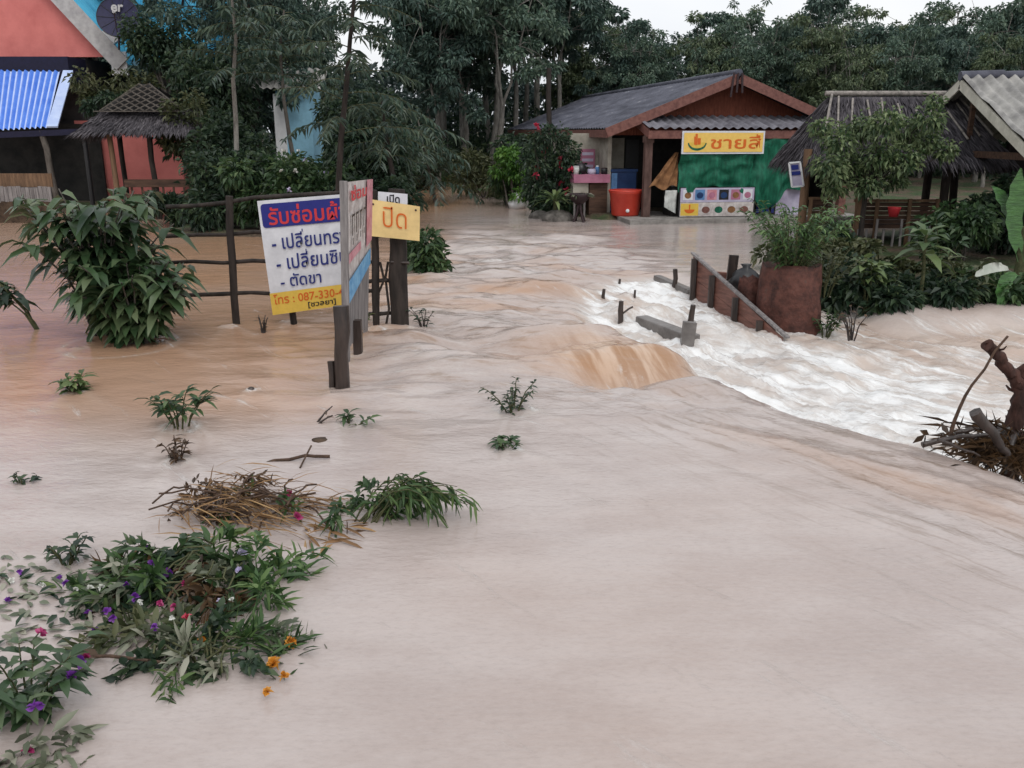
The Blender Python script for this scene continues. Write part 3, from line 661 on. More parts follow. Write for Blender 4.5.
mb = MB(); pn.rect(mb, .15, .1, .175, .62, .016); pn.rect(mb, .135, .22, .15, .6, .016); pn.rect(mb, .178, .3, .215, .6, .016); mb.build('noodles', M['textorange'], fce)
# green netting
def cloth(name, label, cat, pnl, mat, nu=40, nv=24, fold=.05, hem=None, mats=None):
    U, V = np.meshgrid(np.linspace(0, 1, nu), np.linspace(0, 1, nv)); vv = V * (hem(U) if hem else 1)
    P = pnl.at(U, vv) + pnl.n * (fold * np.sin(U * 17 + 3.5 * fbm(U * 3, V * 2, 7, 3)) * (.3 + .7 * V) + fold * 2.2 * fbm(U * 3 + V * 2, V * 3 - U, 17, 3))[..., None]
    mb = MB(); i = (np.arange(nv - 1)[:, None] * nu + np.arange(nu - 1)[None]).ravel(); mb.add(P.reshape(-1, 3), np.stack([i, i + nu, i + nu + 1, i + 1], 1), 0, True)
    return tag(mb.build(name, mat, None, loc=pnl.at(np.array(.5), np.array(1.0))), label, cat)
cloth('netting', 'dark green netting hung under the yellow sign, behind the menu board', 'netting', spanel(1.55, .74, 3.55, 1.85, -1.36), M['tarp'], fold=.085, hem=lambda u: .95 + .07 * np.sin(u * 9) + .04 * np.sin(u * 21 + 1))
cloth('netting', 'loose green netting flapping to the side of the menu board with a drooping pointed corner', 'netting', spanel(3.42, .22, 5.1, 2.1, -1.30), M['tarp'], fold=.10, hem=lambda u: .60 + .40 * np.clip(1 - np.abs(u - .32) / .4, 0, 1) + .12 * u)
# menu board
mn = thing('menu_board', 'long picture menu board with rows of food photos standing under the green netting', 'menu board', S(3, -1.4, .1), SROT)
mb = MB(); mb.box(S(2.6, -1.38, .49), (2.08, .03, .78), SL[:3, :3]); mb.build('board', M['black'], mn)
pn = spanel(1.59, .13, 3.60, .86, -1.40); mb = MB(); pn.rect(mb, .0, .0, 1, .50, .004); mb.build('upper_strip', M['lilac_sheet'], mn)
mb = MB(); pn.rect(mb, .0, .51, 1, 1, .004); mb.build('lower_strip', M['posterpale'], mn)
mb = MB(); pn.rect(mb, .01, .54, .25, .97, .008); gsq = mb.build('gold_square', M['goldy'], mn)
for k in range(6):
    mb = MB(); mu = .1 + .162 * k; pn.rect(mb, mu - .065, .06, mu + .065, .42, .008); pic = mb.build('picture', [M['signwhite'], M['paleblue'], M['pinkp'], M['black'], M['pinkcounter'], M['signwhite']][k], mn)
    mb = MB(); pn.disc(mb, mu, .26, .045, .11, .011); mb.build('dish_photo', [M['burlap'], M['bluebox'], M['pinkcounter'], M['bluebox'], M['burlap'], M['pinkcounter']][k], pic)
for k in range(4):
    mb = MB(); mu = .35 + .175 * k; pn.rect(mb, mu - .075, .58, mu + .075, .94, .008); pic = mb.build('picture', M['posterpale'], mn)
    mb = MB(); pn.disc(mb, mu, .77, .055, .12, .011); mb.build('dish_photo', [M['barge'], M['tarp'], M['burlap'], M['barge']][k], pic)
mb = MB(); pn.disc(mb, .13, .75, .07, .14, .011, 0, 14, 0, 180); pn.rect(mb, .12, .58, .14, .75, .011); mb.build('bowl', M['textorange'], gsq)
# lilac sheet on the right
sh = thing('lilac_banner', 'pale lilac printed sheet hung low beside the picture menu, below the loose netting', 'banner', S(4.6, -1.0, .1), SROT)
pn = spanel(3.68, .1, 5.1, 1.2, -1.12); mb = MB(); pn.grid(mb, 14, 10, 0, 0, .05); mb.build('sheet', M['lilac_sheet'], sh)
mb = MB()
for k in range(4): pn.rect(mb, .08 + .1 * k, .72 + .02 * (k % 2), .13 + .1 * k, .93, .035)
mb.build('marking', M['textnavy'], sh)
# brown cloth, white cloth
cl = thing('brown_cloth', 'brown sacking draped in a point over the counter end next to the pillar', 'cloth', S(1.7, -1.0, .9), SROT)
mb = MB(); U, V = np.meshgrid(np.linspace(0, 1, 14), np.linspace(0, 1, 16)); X = 1.50 + .12 * (1 - V) - (1 - U) * (.12 + .62 * V); Z = 1.75 - .88 * V + .06 * np.sin(U * 9) * V
Yl = -1.05 - .25 * V + .05 * np.sin(U * 14 + V * 3) + .06 * fbm(U * 4, V * 4, 3, 3); P = np.stack([X, Yl, Z], -1).reshape(-1, 3); i = (np.arange(15)[:, None] * 14 + np.arange(13)[None]).ravel()
mb.add(P @ SL[:3, :3].T + SL[:3, 3], np.stack([i, i + 14, i + 15, i + 1], 1), 0, True); mb.build('cloth', M['burlap'], cl)
tg = thing('counter', 'dark food counter behind the picture menu board in the shop front', 'counter', S(3, -.7, .1), SROT)
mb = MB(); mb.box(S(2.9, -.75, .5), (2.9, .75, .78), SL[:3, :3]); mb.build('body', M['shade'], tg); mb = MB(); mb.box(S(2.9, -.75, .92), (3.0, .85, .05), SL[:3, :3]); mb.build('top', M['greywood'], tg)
pn = spanel(1.22, .22, 1.54, .8, -1.26); cloth('white_cloth', 'white rag hanging below the brown sacking beside the menu board', 'cloth', pn, M['whitecloth'], 10, 10, .03, lambda u: .75 + .3 * u)
# tub, blue box
rt = thing('plastic_tub', 'big round red plastic tub with white drain plug on the shop floor by the pillar', 'tub', S(.34, -.62, .11), SROT)
mb = MB(); c = S(.34, -.62, .11); mb.lathe(c, [(.0, .01), (.34, .0), (.37, .04), (.43, .58), (.455, .6), (.455, .65), (.42, .65), (.41, .58), (.36, .08), (0, .06)], 28); tb_ = mb.build('body', M['redtub'], rt)
mb = MB(); mb.lathe(S(.30, -.99, .26), [(0, .05), (.045, .05), (.05, 0)], 12, 0, M=np.array([[1, 0, 0], [0, 0, -1], [0, 1, 0]])); mb.build('drain_plug', M['white'], tb_)
mb = MB(); a = np.radians(np.arange(0, 361, 15)); mb.tube(np.stack([c[0] + .45 * np.cos(a), c[1] + .45 * np.sin(a), np.full(len(a), c[2] + .655)], 1), .022, 6, cap=False); mb.build('rim', M['redtub'], tb_)
bx = thing('blue_cooler', 'tall dark blue plastic cooler box standing behind the red tub', 'cooler', S(.55, .5, .1), SROT)
mb = MB(); mb.box(S(.47, .42, .66), (.7, .6, 1.1), SL[:3, :3]); mb.build('body', M['bluebox'], bx); mb = MB(); mb.box(S(.47, .42, 1.25), (.76, .66, .07), SL[:3, :3]); mb.build('lid', M['bluebox'], bx)
mb = MB(); mb.box(S(.2, .11, .68), (.16, .02, 1.0), SL[:3, :3]); mb.build('side_strip', M['paleblue'], bx)
# pink counter at the side wall with goods
pc = thing('pink_counter', 'pink topped stall counter against the cream side wall, cluttered with small goods', 'counter', S(-.5, .6, 0), SROT)
mb = MB(); mb.box(S(-.47, .45, 1.05), (1.0, 1.1, .22), SL[:3, :3]); mb.build('top', M['pinkcounter'], pc)
mb = MB(); mb.box(S(-.25, .5, .5), (.5, .9, .86), SL[:3, :3]); mb.build('cabinet', M['benchwood'], pc); mb = MB(); mb.box(S(-.75, .45, .74), (.42, .9, .38), SL[:3, :3]); mb.build('shelf_box', M['cream'], pc)
for lx in (-.9, -.62):
    mb = MB(); mb.bar(S(lx, .1, 0), S(lx, .1, .6), .05, .05); mb.build('leg', M['greywood'], pc)
def goods(x, y, prof, mat, name, label, cat, band=None):
    t = thing(name, label, cat, S(x, y, 1.16)); mb = MB(); mb.lathe(S(x, y, 1.16), prof, 14); mb.build('body', mat, t)
    mb = MB(); r, z = prof[-2]; mb.lathe(S(x, y, 1.16), [(0, z + .025), (r * .95, z + .02), (r * 1.04, z), (r, z - .02)], 14); mb.build('lid', band or mat, t)
goods(-.72, .2, [(.0, 0), (.12, 0), (.17, .1), (.16, .2), (.08, .28), (0, .29)], M['black'], 'cooking_pot', 'round black lidded pot on the pink counter near the red blossoms', 'pot', M['iron'])
goods(-.88, .05, [(0, 0), (.07, 0), (.085, .12), (.08, .2), (0, .2)], M['whitecloth'], 'white_jar', 'white jar at the outer end of the pink counter', 'jar', M['greyboard'])
goods(-.45, .05, [(0, 0), (.1, 0), (.12, .07), (.11, .12), (0, .12)], M['lilac_sheet'], 'plastic_bowl', 'low pale lilac bowl in the middle of the pink counter', 'bowl')
goods(-.28, .12, [(0, 0), (.06, 0), (.06, .16), (.04, .2), (0, .2)], M['paleblue'], 'blue_jar', 'small blue jar on the pink counter before the pink poster', 'jar', M['white'])
goods(-.1, .05, [(0, 0), (.08, 0), (.09, .1), (.08, .15), (0, .15)], M['black'], 'dark_tin', 'small dark tin at the wall end of the pink counter', 'tin', M['iron'])
ps = thing('wall_poster', 'pink printed poster on the cream side wall above the counter', 'poster', S(-.02, 1.2, 1.2), SROT)
mb = MB(); mb.box(S(-.32, 1.15, 1.5), (.42, .02, .6), SL[:3, :3]); mb.build('paper', M['pinkcounter'], ps); mb = MB()
for k in range(3): mb.box(S(-.32, 1.137, 1.33 + .17 * k), (.32, .006, .08), SL[:3, :3])
mb.build('printed_rows', M['lilac_sheet'], ps)
mb = MB(); mb.box((-.38, 1.25, 1.2), (.86, .08, 2.05)); lp('screen_wall', mb, M['cream'])
# dark stand in front
st = thing('plant_stand', 'dark splayed leg stand holding a shallow bowl in the shallow water before the pink counter', 'stand', G(579, 222))
c = G(579, 222); mb = MB(); mb.lathe(c, [(.0, .45), (.1, .46), (.25, .6), (.3, .72), (.28, .73), (.2, .62), (0, .56)], 18); mb.build('bowl', M['iron'], st)
for k in range(4):
    a = k * math.pi / 2 + .6; mb = MB(); mb.tube([c + np.array([math.cos(a) * .03, math.sin(a) * .03, .5]), c + np.array([math.cos(a) * .07, math.sin(a) * .07, .25]), c + np.array([math.cos(a) * .22, math.sin(a) * .22, -.08])], [.05, .035, .04], 6); mb.build('leg', M['iron'], st)
mb = MB(); n = 26; a = rng.uniform(0, 6.28, n); mb.leaves(c + np.stack([np.cos(a) * .2, np.sin(a) * .2, np.full(n, .7)], 1), np.stack([np.cos(a), np.sin(a), rng.uniform(0, .6, n)], 1), rdir(n, 2), .22, .06, 0, .5); mb.build('dry_leaves', M['pale'], st)

# ------------------------------------------------------------------ planting by the shop
bg = G(572, 208)
shrub('flowering_shrub', 'tall dark bougainvillea with red blossoms at the corner of the noodle shop', 'shrub', (1.15, 25.4, 0), 2.0, 2.8, 2700, .16, .09, M['dark'], lobes=16, depth=1.3, extra=lambda t, c, r: blossoms(t, c, r, M['red'], 11, .12), stems=8)
shrub('leafy_shrub', 'bright green leafy shrub beside the red flowered bougainvillea', 'shrub', (.0, 28.0, .05), 1.3, 2.0, 1300, .16, .09, M['bright'], lobes=9)
shrub('leafy_shrub', 'dull yellowish weed clump at the lane edge before the wood', 'shrub', (-1.1, 32.5, .05), 2.4, 1.8, 1700, .24, .07, M['olive'], lobes=10)
shrub('leafy_shrub', 'low dark green shrub on the lane edge near the white sack', 'shrub', (-.15, 29.2, .0), 2.0, 1.2, 1500, .16, .09, M['green'], lobes=10)
shrub('leafy_shrub', 'dark weeds around the rocks under the bougainvillea', 'shrub', (1.0, 25.1, 0), 1.0, .8, 800, .16, .08, M['dark'], lobes=8)
shrub('leafy_shrub', 'tall dark shrub with dense leaves at the back corner under the shop eave', 'shrub', (.3, 30.5, 0), 2.2, 2.4, 1800, .18, .1, M['dark'], lobes=10)
def rosette(name, label, cat, base, n, L, w, mat, up=.9, droop=.6, group=None):
    t = thing(name, label, cat, base, 0, group); mb = MB(); a = np.arange(n) * 2.4; e = np.linspace(.25, 1.5, n) * up
    mb.leaves(np.repeat(np.array(base, float)[None], n, 0) + np.stack([np.cos(a) * .03, np.sin(a) * .03, .05 + .1 * np.linspace(0, 1, n)], 1), np.stack([np.cos(a), np.sin(a), e], 1), np.repeat([[0, 0, 1.0]], n, 0), L * rng.uniform(.8, 1.1, n), w, 0, droop, True, .1)
    mb.build('leaf', mat, t); mb = MB(); mb.tube([np.array(base) + (0, 0, -.15), np.array(base) + (0, 0, .14)], .05, 8); mb.build('stem', M['stem'], t); return t
pr = np.array([1.14, 23.9, 0]); rosette('strappy_plant', 'yellow green plant of long arching strap leaves in front of the bougainvillea', 'plant', (pr[0], pr[1], .42), 26, .85, .11, M['light'], droop=.5)
def rock(name, label, base, r, sq=.7, mat='rock'):
    mb = MB(); n = 12; prof = [(max(r * math.sin(t), .001), -r * sq * math.cos(t)) for t in np.linspace(0, math.pi, 9)]
    mb.lathe(np.array(base), prof, n, jit=.16); return tag(mb.build(name, M[mat], None, loc=base), label, 'rock')
rock('rock', 'grey rock in the water below the strap leaved plant', (1.2, 23.9, 0), .42); rock('rock', 'smaller grey rock at the water edge beside the lane shrubs', (.75, 24.6, 0), .3)
sk = G(517, 208.5); mb = MB(); mb.lathe(sk, [(.001, -.05), (.22, .0), (.26, .16), (.16, .32), (.06, .4), (.1, .47), (.001, .47)], 14, jit=.14); tag(mb.build('sack', M['white'], None, loc=sk), 'white tied plastic sack dumped at the lane edge', 'sack')
mb = MB(); b = G(530, 208); mb.box(b + (0, .3, .3), (.3, .3, .7)); mb.box(b + (0, .3, .67), (.38, .38, .08)); tag(mb.build('garden_post', M['greyboard'], None, loc=b), 'stubby pale concrete post among shrubs next to the white sack', 'post')
mb = MB(); b = np.array([(549 - 512) / 890 * 30, 31, 0]); mb.tube(curve(b, PY(549, 68, 31), (0, 0, 0), 6, .03), np.linspace(.1, .08, 6), 8, jit=.05); tag(mb.build('dark_pole', M['barkdark'], None, loc=b), 'bare dark pole rising behind the shop eave against the wood', 'pole')

# ------------------------------------------------------------------ thatched pavilions
def thatch_roof(cx, cy, w, d, ze, zr, ridge, n, ll, hip=.4):
    """hipped bundle thatch; returns builder"""
    mb = MB(); E = [np.array(p) for p in ((cx - w/2, cy - d/2, ze), (cx + w/2, cy - d/2, ze), (cx + w/2, cy + d/2, ze), (cx - w/2, cy + d/2, ze))]
    A, B = np.array((cx - ridge/2, cy, zr)), np.array((cx + ridge/2, cy, zr))
    mb.add([*E, A, B], [(0, 1, 5, 4), (2, 3, 4, 5), (1, 2, 5), (3, 0, 4)])
    for (a, b, c_, d_) in ((E[0], E[1], A, B), (E[1], E[2], B, B), (E[3], E[0], A, A), (E[2], E[3], B, A)):
        u = rng.random(n)[:, None]; v = (rng.random(n) ** 1.3)[:, None]
        lo = a + (b - a) * u; hi = c_ + (d_ - c_) * u; P = lo + (hi - lo) * v; dn = unit(lo - hi)
        nr = unit(np.cross(b - a, c_ - a)); nr = nr if nr[2] > 0 else -nr
        mb.leaves(P + nr * .03, dn + nr * rng.uniform(-.02, .12, n)[:, None] + .09 * rng.normal(size=(n, 3)), np.repeat(nr[None], n, 0), ll * rng.uniform(.6, 1.3, n), .035, 0, .12)
    return mb, E, A, B
lpv = thing('garden_shelter', 'small thatched shelter with a diamond bamboo lattice on its roof before the pink house', 'shelter', (-10.0, 25, 0))
PX = lambda px, Y: (px - 512) / 890 * Y * .965
cx = PX(149, 25); mb, E, A, B = thatch_roof(cx, 25.2, 3.0, 2.6, 2.22, 2.85, 2.2, 1100, .3)
# upper, steeper lattice gablet
mb.build('thatch', M['thatch'], lpv)
mb = MB(); z0, z1 = 2.80, 3.5; tl = lambda u, v: np.array([cx - 1.25 + 2.5 * u, 24.55 + .5 * v, z0 + (z1 - z0) * v])
def clipline(u0, v0, u1, v1):
    mb.bar(tl(u0, v0), tl(u1, v1), .035, .025)
for k in range(-6, 12):
    u = k / 9; a = max(0, -u / .5 if u < 0 else 0); 
    # rising right, rising left strips clipped by the triangular gablet
    pts = [(u + .55 * v, v) for v in np.linspace(0, 1, 40)]; ok = [(x, v) for x, v in pts if .1 + .34 * v <= x + .0 <= .95 - .38 * v + .0]
    if len(ok) > 1: clipline(*ok[0], *ok[-1])
    pts = [(u - .55 * v, v) for v in np.linspace(0, 1, 40)]; ok = [(x, v) for x, v in pts if .1 + .34 * v <= x <= .95 - .38 * v]
    if len(ok) > 1: clipline(*ok[0], *ok[-1])
clipline(.02, -.02, 1.0, -.02); clipline(.08, 0, .45, 1); clipline(.97, 0, .56, 1); mb.build('lattice', M['bark'], lpv)
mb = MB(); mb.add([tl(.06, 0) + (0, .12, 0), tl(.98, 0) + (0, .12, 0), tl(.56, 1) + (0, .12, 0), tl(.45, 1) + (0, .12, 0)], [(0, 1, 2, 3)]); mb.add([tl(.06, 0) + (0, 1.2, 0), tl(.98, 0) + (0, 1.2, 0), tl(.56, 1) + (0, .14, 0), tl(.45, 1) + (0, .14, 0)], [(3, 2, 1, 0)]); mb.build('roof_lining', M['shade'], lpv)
for x, y in ((cx - .66, 24.2), (cx + .35, 24.3), (cx - 1.25, 26.2), (cx + 1.2, 26.2)):
    mb = MB(); mb.tube(curve((x, y, -.4), (x - .05, y, 2.2), (0, 0, 0), 5, .02), .075, 8, jit=.05); mb.build('post', M['tanwood'] if x < cx and y < 25 else M['barkdark'], lpv)
for z in (.62, .95):
    mb = MB(); mb.bar((cx - .45, 24.2, z), (cx + 1.9, 24.3, z), .06, .1 if z < .9 else .2); mb.build('rail', M['benchwood'], lpv)
for k in range(8):
    mb = MB(); x = cx - .3 + .28 * k; mb.bar((x, 24.25, -.1), (x, 24.25, .9), .05, .03); mb.build('baluster', M['benchwood'], lpv)
mb = MB(); mb.box((cx + .3, 25.3, .3), (2.4, 1.5, .1)); mb.build('platform', M['benchwood'], lpv)

rpv = thing('garden_shelter', 'open thatched shelter with wooden bench sides between the noodle shop and the pale roofed house', 'shelter', (7.2, 18.5, 0))
cx2 = PX(898, 18.4); YC = 18.9
mb, E, A, B = thatch_roof(cx2, YC, 3.7, 2.8, 1.72, 2.96, 2.5, 2300, .34); mb.build('thatch', M['thatch'], rpv)
mb = MB(); mb.tube([A + (-.12, 0, .06), B + (.12, 0, .06)], .05, 8); mb.build('ridge_pole', M['bamboo'], rpv)
for k in range(9):
    mb = MB(); u = (k + .5) / 9; lo = E[0] + (E[1] - E[0]) * u; hi = A + (B - A) * u; dr = hi - lo; off = np.array([0, -.05, .05])
    mb.tube([lo + dr * rng.uniform(.25, .4) + off + np.array([rng.uniform(-.12, .12), 0, 0]), lo + dr * rng.uniform(.72, .96) + off], .022, 6); mb.build('bamboo_pole', M['bamboo'], rpv)
for a, b in ((E[0], A), (E[1], B)):
    mb = MB(); mb.tube([a + (b - a) * .35 + (0, -.05, .06), b + (0, -.05, .06)], .025, 6); mb.build('bamboo_pole', M['bamboo'], rpv)
for px, Y, m_ in ((808, 18.0, 'tanwood'), (864, 18.0, 'tanwood'), (951, 18.0, 'barkdark'), (830, 20, 'barkdark'), (960, 20, 'barkdark')):
    x = PX(px, Y); mb = MB(); mb.tube(curve((x, Y, -.5), (x + .02, Y, 1.95), (0, 0, 0), 5, .015), .085, 8, jit=.05); mb.build('post', M[m_], rpv)
for x0, x1, z0, z1, Y, m_ in ((815, 838, .45, .98, 18.0, 'benchwood'), (862, 946, .50, .93, 18.05, 'benchwood')):
    a, b = PX(x0, Y), PX(x1, Y)
    mb = MB(); k = 5
    for j in range(k): mb.box(((a + b) / 2, Y - .02, z0 + (z1 - z0) * (j + .5) / k), (b - a, .03, (z1 - z0) / k - .012))
    mb.build('bench_back', M[m_], rpv); mb = MB(); mb.bar((a - .05, Y - .05, z1 + .03), (b + .1, Y - .05, z1 + .03), .07, .05); mb.build('rail', M['tanwood'], rpv)
for px in (816, 868, 884, 917, 945):
    mb = MB(); x = PX(px, 17.95); mb.bar((x, 17.93, -.2), (x, 17.93, 1.0), .07 if px != 868 else .16, .035); mb.build('upright', M['tanwood'], rpv)
mb = MB(); mb.box((cx2, 18.9, .45), (3.0, 1.7, .08)); mb.build('platform', M['benchwood'], rpv)
mb = MB()
for j in range(12): x = PX(858 + 9 * j, 17.8); mb.bar((x, 17.8, -.3), (x + rng.uniform(-.04, .04), 17.8, .42 + .2 * (j % 3 == 0)), .04, .03)
mb.build('stake_row', M['greywood'], rpv)
mb = MB(); c = np.array([PX(902, 17.6), 17.6, .78]); mb.lathe(c, [(.001, -.1), (.08, -.1), (.12, .06), (.125, .09), (.11, .09), (.07, -.06), (.001, -.07)], 16); tag(mb.build('red_basket', M['textred'], None, loc=c - (0, 0, .12)), 'round red plastic basket hung on the bench rail of the thatched shelter', 'basket')
# framed notice on shelter post
nb = thing('notice_board', 'small white framed notice with blue print fixed to the shelter post beside the netting', 'notice', (0, 0, 0)); cN = PY(797, 187, 17.9); nb.location = cN; WM[nb.name][:3, 3] = cN
pn = Panel(PY(789, 163, 17.9), PY(800, 162, 17.9), PY(803.5, 186, 17.9), PY(792, 187, 17.9)); mb = MB(); pn.grid(mb, 2, 2, -.01); mb.build('panel', M['lilac_sheet'], nb)
mb = MB(); pn.rect(mb, .15, .1, .8, .3, .005); pn.rect(mb, .1, .36, .9, .52, .005); mb.build('print', M['textnavy'], nb)
mb = MB(); cs = [pn.at(np.array(u), np.array(v)) for u, v in ((0, 0), (1, 0), (1, 1), (0, 1))]
for k in range(4): mb.bar(cs[k], cs[(k + 1) % 4], .03, .03)
mb.build('frame', M['white'], nb)

# ------------------------------------------------------------------ pale roofed building on the right
rh = thing('open_house', 'open sided house with pale weathered corrugated roof and cream gable boards beyond the banana plant', 'house', (10, 17, 0))
ap = PY(961, 81, 18.0); XG = ap[0]; zr = ap[2]; sl = .46
mb = MB(); corrug(mb, (XG - .02, 18.0, zr + .06), (XG + 7, 18.0, zr + .06), (XG + 7, 14.4, zr - 3.6 * sl + .06), (XG - .02, 14.4, zr - 3.6 * sl + .06), 30, .04, 13, per=8, jog=.05, nseg=3)
corrug(mb, (XG + 7, 18.0, zr + .06), (XG - .02, 18.0, zr + .06), (XG - .02, 20.6, zr - 2.6 * sl + .06), (XG + 7, 20.6, zr - 2.6 * sl + .06), 30, .04, 9, per=8); rfh = mb.build('roof', M['cementroofpale'], rh)
mb = MB()
for k in range(9): mb.tube([(XG + .78 * k - .03, 18.0, zr + .09), (XG + .78 * k + .8, 18.0, zr + .115)], .09, 8)
mb.build('ridge_cap', M['cementroof'], rfh)
for a, b in (((XG, 18.0, zr - .06), (XG, 14.35, zr - 3.65 * sl - .06)), ((XG, 18.0, zr - .06), (XG, 20.65, zr - 2.65 * sl - .06))):
    mb = MB(); mb.bar(a, b, .04, .17); mb.build('bargeboard', M['creamboard'], rh)
for x in (XG + .6, XG + 4):
    for y in (14.8, 20.2):
        mb = MB(); mb.tube([(x, y, -.6), (x, y, zr - abs(y - 18) * sl - .1)], .09, 8); mb.build('post', M['barkdark'], rh)
mb = MB(); mb.box((XG + 4.2, 18.6, .9), (5.6, .1, 2.3)); mb.build('wall', M['shadewall'], rh)
mb = MB(); mb.bar((XG + .3, 15, zr - 1.35), (XG + .3, 20.2, zr - 1.35), .1, .12); mb.bar((XG + .3, 18, zr - 1.35), (XG + .3, 18, zr - .15), .08, .08); mb.build('roof_truss', M['benchwood'], rh)

# ------------------------------------------------------------------ pink house, far left
HY = 30.0
ph = thing('pink_house', 'salmon pink house with bright cyan roof and grey gable board behind the thatched shelter', 'house', (-16, HY, 0))
gb = PY(107, 57, HY); xg1 = gb[0]; zg = gb[2]; slope = 1.22; xr = xg1 - 4.2
zap = zg + 4.2 * slope
mb = MB(); mb.add([(xr - 4.2, HY, zg), (xg1, HY, zg), (xr, HY, zap)], [(0, 1, 2)]); mb.build('gable_wall', M['pinkwall'], ph)
mb = MB(); mb.box((xr - .3, HY + 3, zg / 2), (7.6, 6, zg - .1)); mb.build('wall', M['shadewall'], ph)
mb = MB(); a_, b_ = PX(76, 29.4), PX(180, 29.4); mb.box(((a_ + b_) / 2, 29.7, 1.15), (b_ - a_, .5, 2.9)); mb.build('wall', M['pinkwall'], ph)
mb = MB(); mb.bar((xr - .1, HY - .25, zap + .25), (xg1 + .55, HY - .25, zg - .25), .06, .52); mb.build('bargeboard', M['greyboard'], ph)
mb = MB(); mb.bar((xg1 + .05, HY - .12, zg + .75), (xg1 + .3, HY - .12, zg + .35), .2, .5); mb.box((xg1 + .42, HY - .1, zg - .2), (.5, .1, .7)); mb.build('eave_bracket', M['white'], ph)
mb = MB(); rt_ = PX(238, HY); corrug(mb, (xr, HY - .2, zap + .5), (xr, HY + 6, zap + .5), (xg1 + .75, HY + 6, zg - .25), (xg1 + .75, HY - .2, zg - .25), 24, .03, 6)
corrug(mb, (xg1 - .6, HY + 3.2, zg + 3.3), (rt_ - .9, HY + 3.2, zg + 3.3), (rt_, HY + .2, zg - .1), (xg1 + .5, HY + .2, zg - .1), 22, .03, 6); mb.build('roof', M['cyan'], ph)
mb = MB(); mb.bar((xg1 + .6, HY + .15, zg - .18), (rt_, HY + .15, zg - .18), .05, .14); mb.build('fascia_board', M['skyblue'], ph)
mb = MB(); mb.box(((xg1 + rt_) / 2 + .3, HY + 2, zg / 2), (rt_ - xg1 - 1.0, 3.2, zg - .4)); mb.build('wall', M['shadewall'], ph)
mb = MB(); mb.box((xr - 1, HY - .6, zg - .45), (9.0, 1.2, .75)); mb.build('eave_shade_box', M['darkblue'], ph)  # dark box added in place of the shade below the gable
# awning
aw = [PY(-60, 70, 28.6), PY(60, 71, 28.6), PY(47, 127, 26.0), PY(-60, 133, 26.0)]
for k_, (nm_, mt_) in enumerate((('awning', 'blueroof'),)):
    mb = MB(); corrug(mb, *aw, 20, .035, 6, per=8)
    o = mb.build('awning', [M['blueroof'], M['whiteroof']], ph)
    me = o.data
    nu = 20 * 8
    for p_ in me.polygons:
        c_ = p_.index % nu; p_.material_index = 1 if (c_ % 8) in (5, 6, 7) else 0
mb = MB(); mb.bar(aw[1] + (.25, 0, 0), aw[2] + (.15, 0, .0), .28, .05); mb.build('awning_edge', M['whiteroof'], o)
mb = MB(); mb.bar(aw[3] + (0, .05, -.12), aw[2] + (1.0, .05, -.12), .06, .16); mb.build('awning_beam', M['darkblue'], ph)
mb = MB(); x = PX(46, 26.1); mb.tube(curve((x + .05, 26.1, -.4), (x - .1, 26.1, 2.3), (.06, 0, 0), 6, .02), .085, 8, jit=.06); mb.build('porch_post', M['bark'], ph)
mb = MB(); x = PX(85, 26.4); mb.tube([(x, 26.4, -.4), (x, 26.4, 2.4)], .07, 8); mb.build('porch_post', M['black'], ph)
mb = MB(); mb.box((PX(0, 27.5) - 1.0, 29.2, 1.2), (6.5, .1, 2.6)); mb.build('porch_back_wall', M['shade'], ph)  # dark sheet stands in for the shade deep in the porch
lw = thing('low_wall', 'low porch wall with brown boards above whitewashed planks at the flooded yard edge', 'wall', (PX(10, 23.4), 23.4, 0)); a_, b_ = PX(-50, 23.4), PX(46, 23.4)
mb = MB(); mb.box(((a_ + b_) / 2, 23.4, .15), (b_ - a_, .18, .8)); mb.build('base', M['soil'], lw)
mb = MB(); k = 22
for j in range(k): w_ = (b_ - a_) / k; mb.box((a_ + w_ * (j + .5), 23.32, .72 + rng.uniform(-.02, .02)), (w_ - .012, .03, .38))
mb.build('white_planks', M['greywood'], lw); mb = MB(); mb.box(((a_ + b_) / 2, 23.44, 1.07), (b_ - a_, .05, .34)); mb.build('brown_boards', M['tanwood'], lw)
# satellite dish
ds = thing('satellite_dish', 'round dark mesh satellite dish on a pole in front of the cyan roof', 'satellite dish', PY(119, 52, 29.2))
c = PY(118, 17, 29.2); dirv = unit(np.array([.12, -1, .32])); xx = unit(np.cross(dirv, [0, 0, 1.0])); yy = np.cross(xx, dirv); Rm = np.stack([xx, yy, dirv], 1)
prof = [(r, .22 * r * r) for r in np.linspace(.001, .62, 9)]; mb = MB(); mb.lathe(c - dirv * .05, prof, 32, M=Rm); mb.build('reflector', M['dish'], ds)
mb = MB(); a = np.radians(np.arange(0, 361, 12)); mb.tube(c - dirv * .05 + dirv * .085 + .62 * (np.cos(a)[:, None] * xx + np.sin(a)[:, None] * yy), .014, 5, cap=False)
for k in range(10): t_ = k * math.pi / 5; mb.tube([c - dirv * .045 + dirv * .22 * r * r + r * (math.cos(t_) * xx + math.sin(t_) * yy) for r in (0, .3, .62)], .008, 4, cap=False)
mb.build('rib', M['black'], ds)
mb = MB(); mb.tube([PY(119, 50, 29.25), c - dirv * .12], .035, 8); mb.build('pole', M['iron'], ds)
foc = c + dirv * .42 + np.array([0, 0, -.02]); mb = MB(); mb.tube([c - yy * .6 + dirv * .05, foc], .015, 6); fa_ = mb.build('feed_arm', M['iron'], ds)
mb = MB(); mb.tube([foc, foc - dirv * .1], .045, 8); mb.build('receiver', M['greyboard'], fa_)
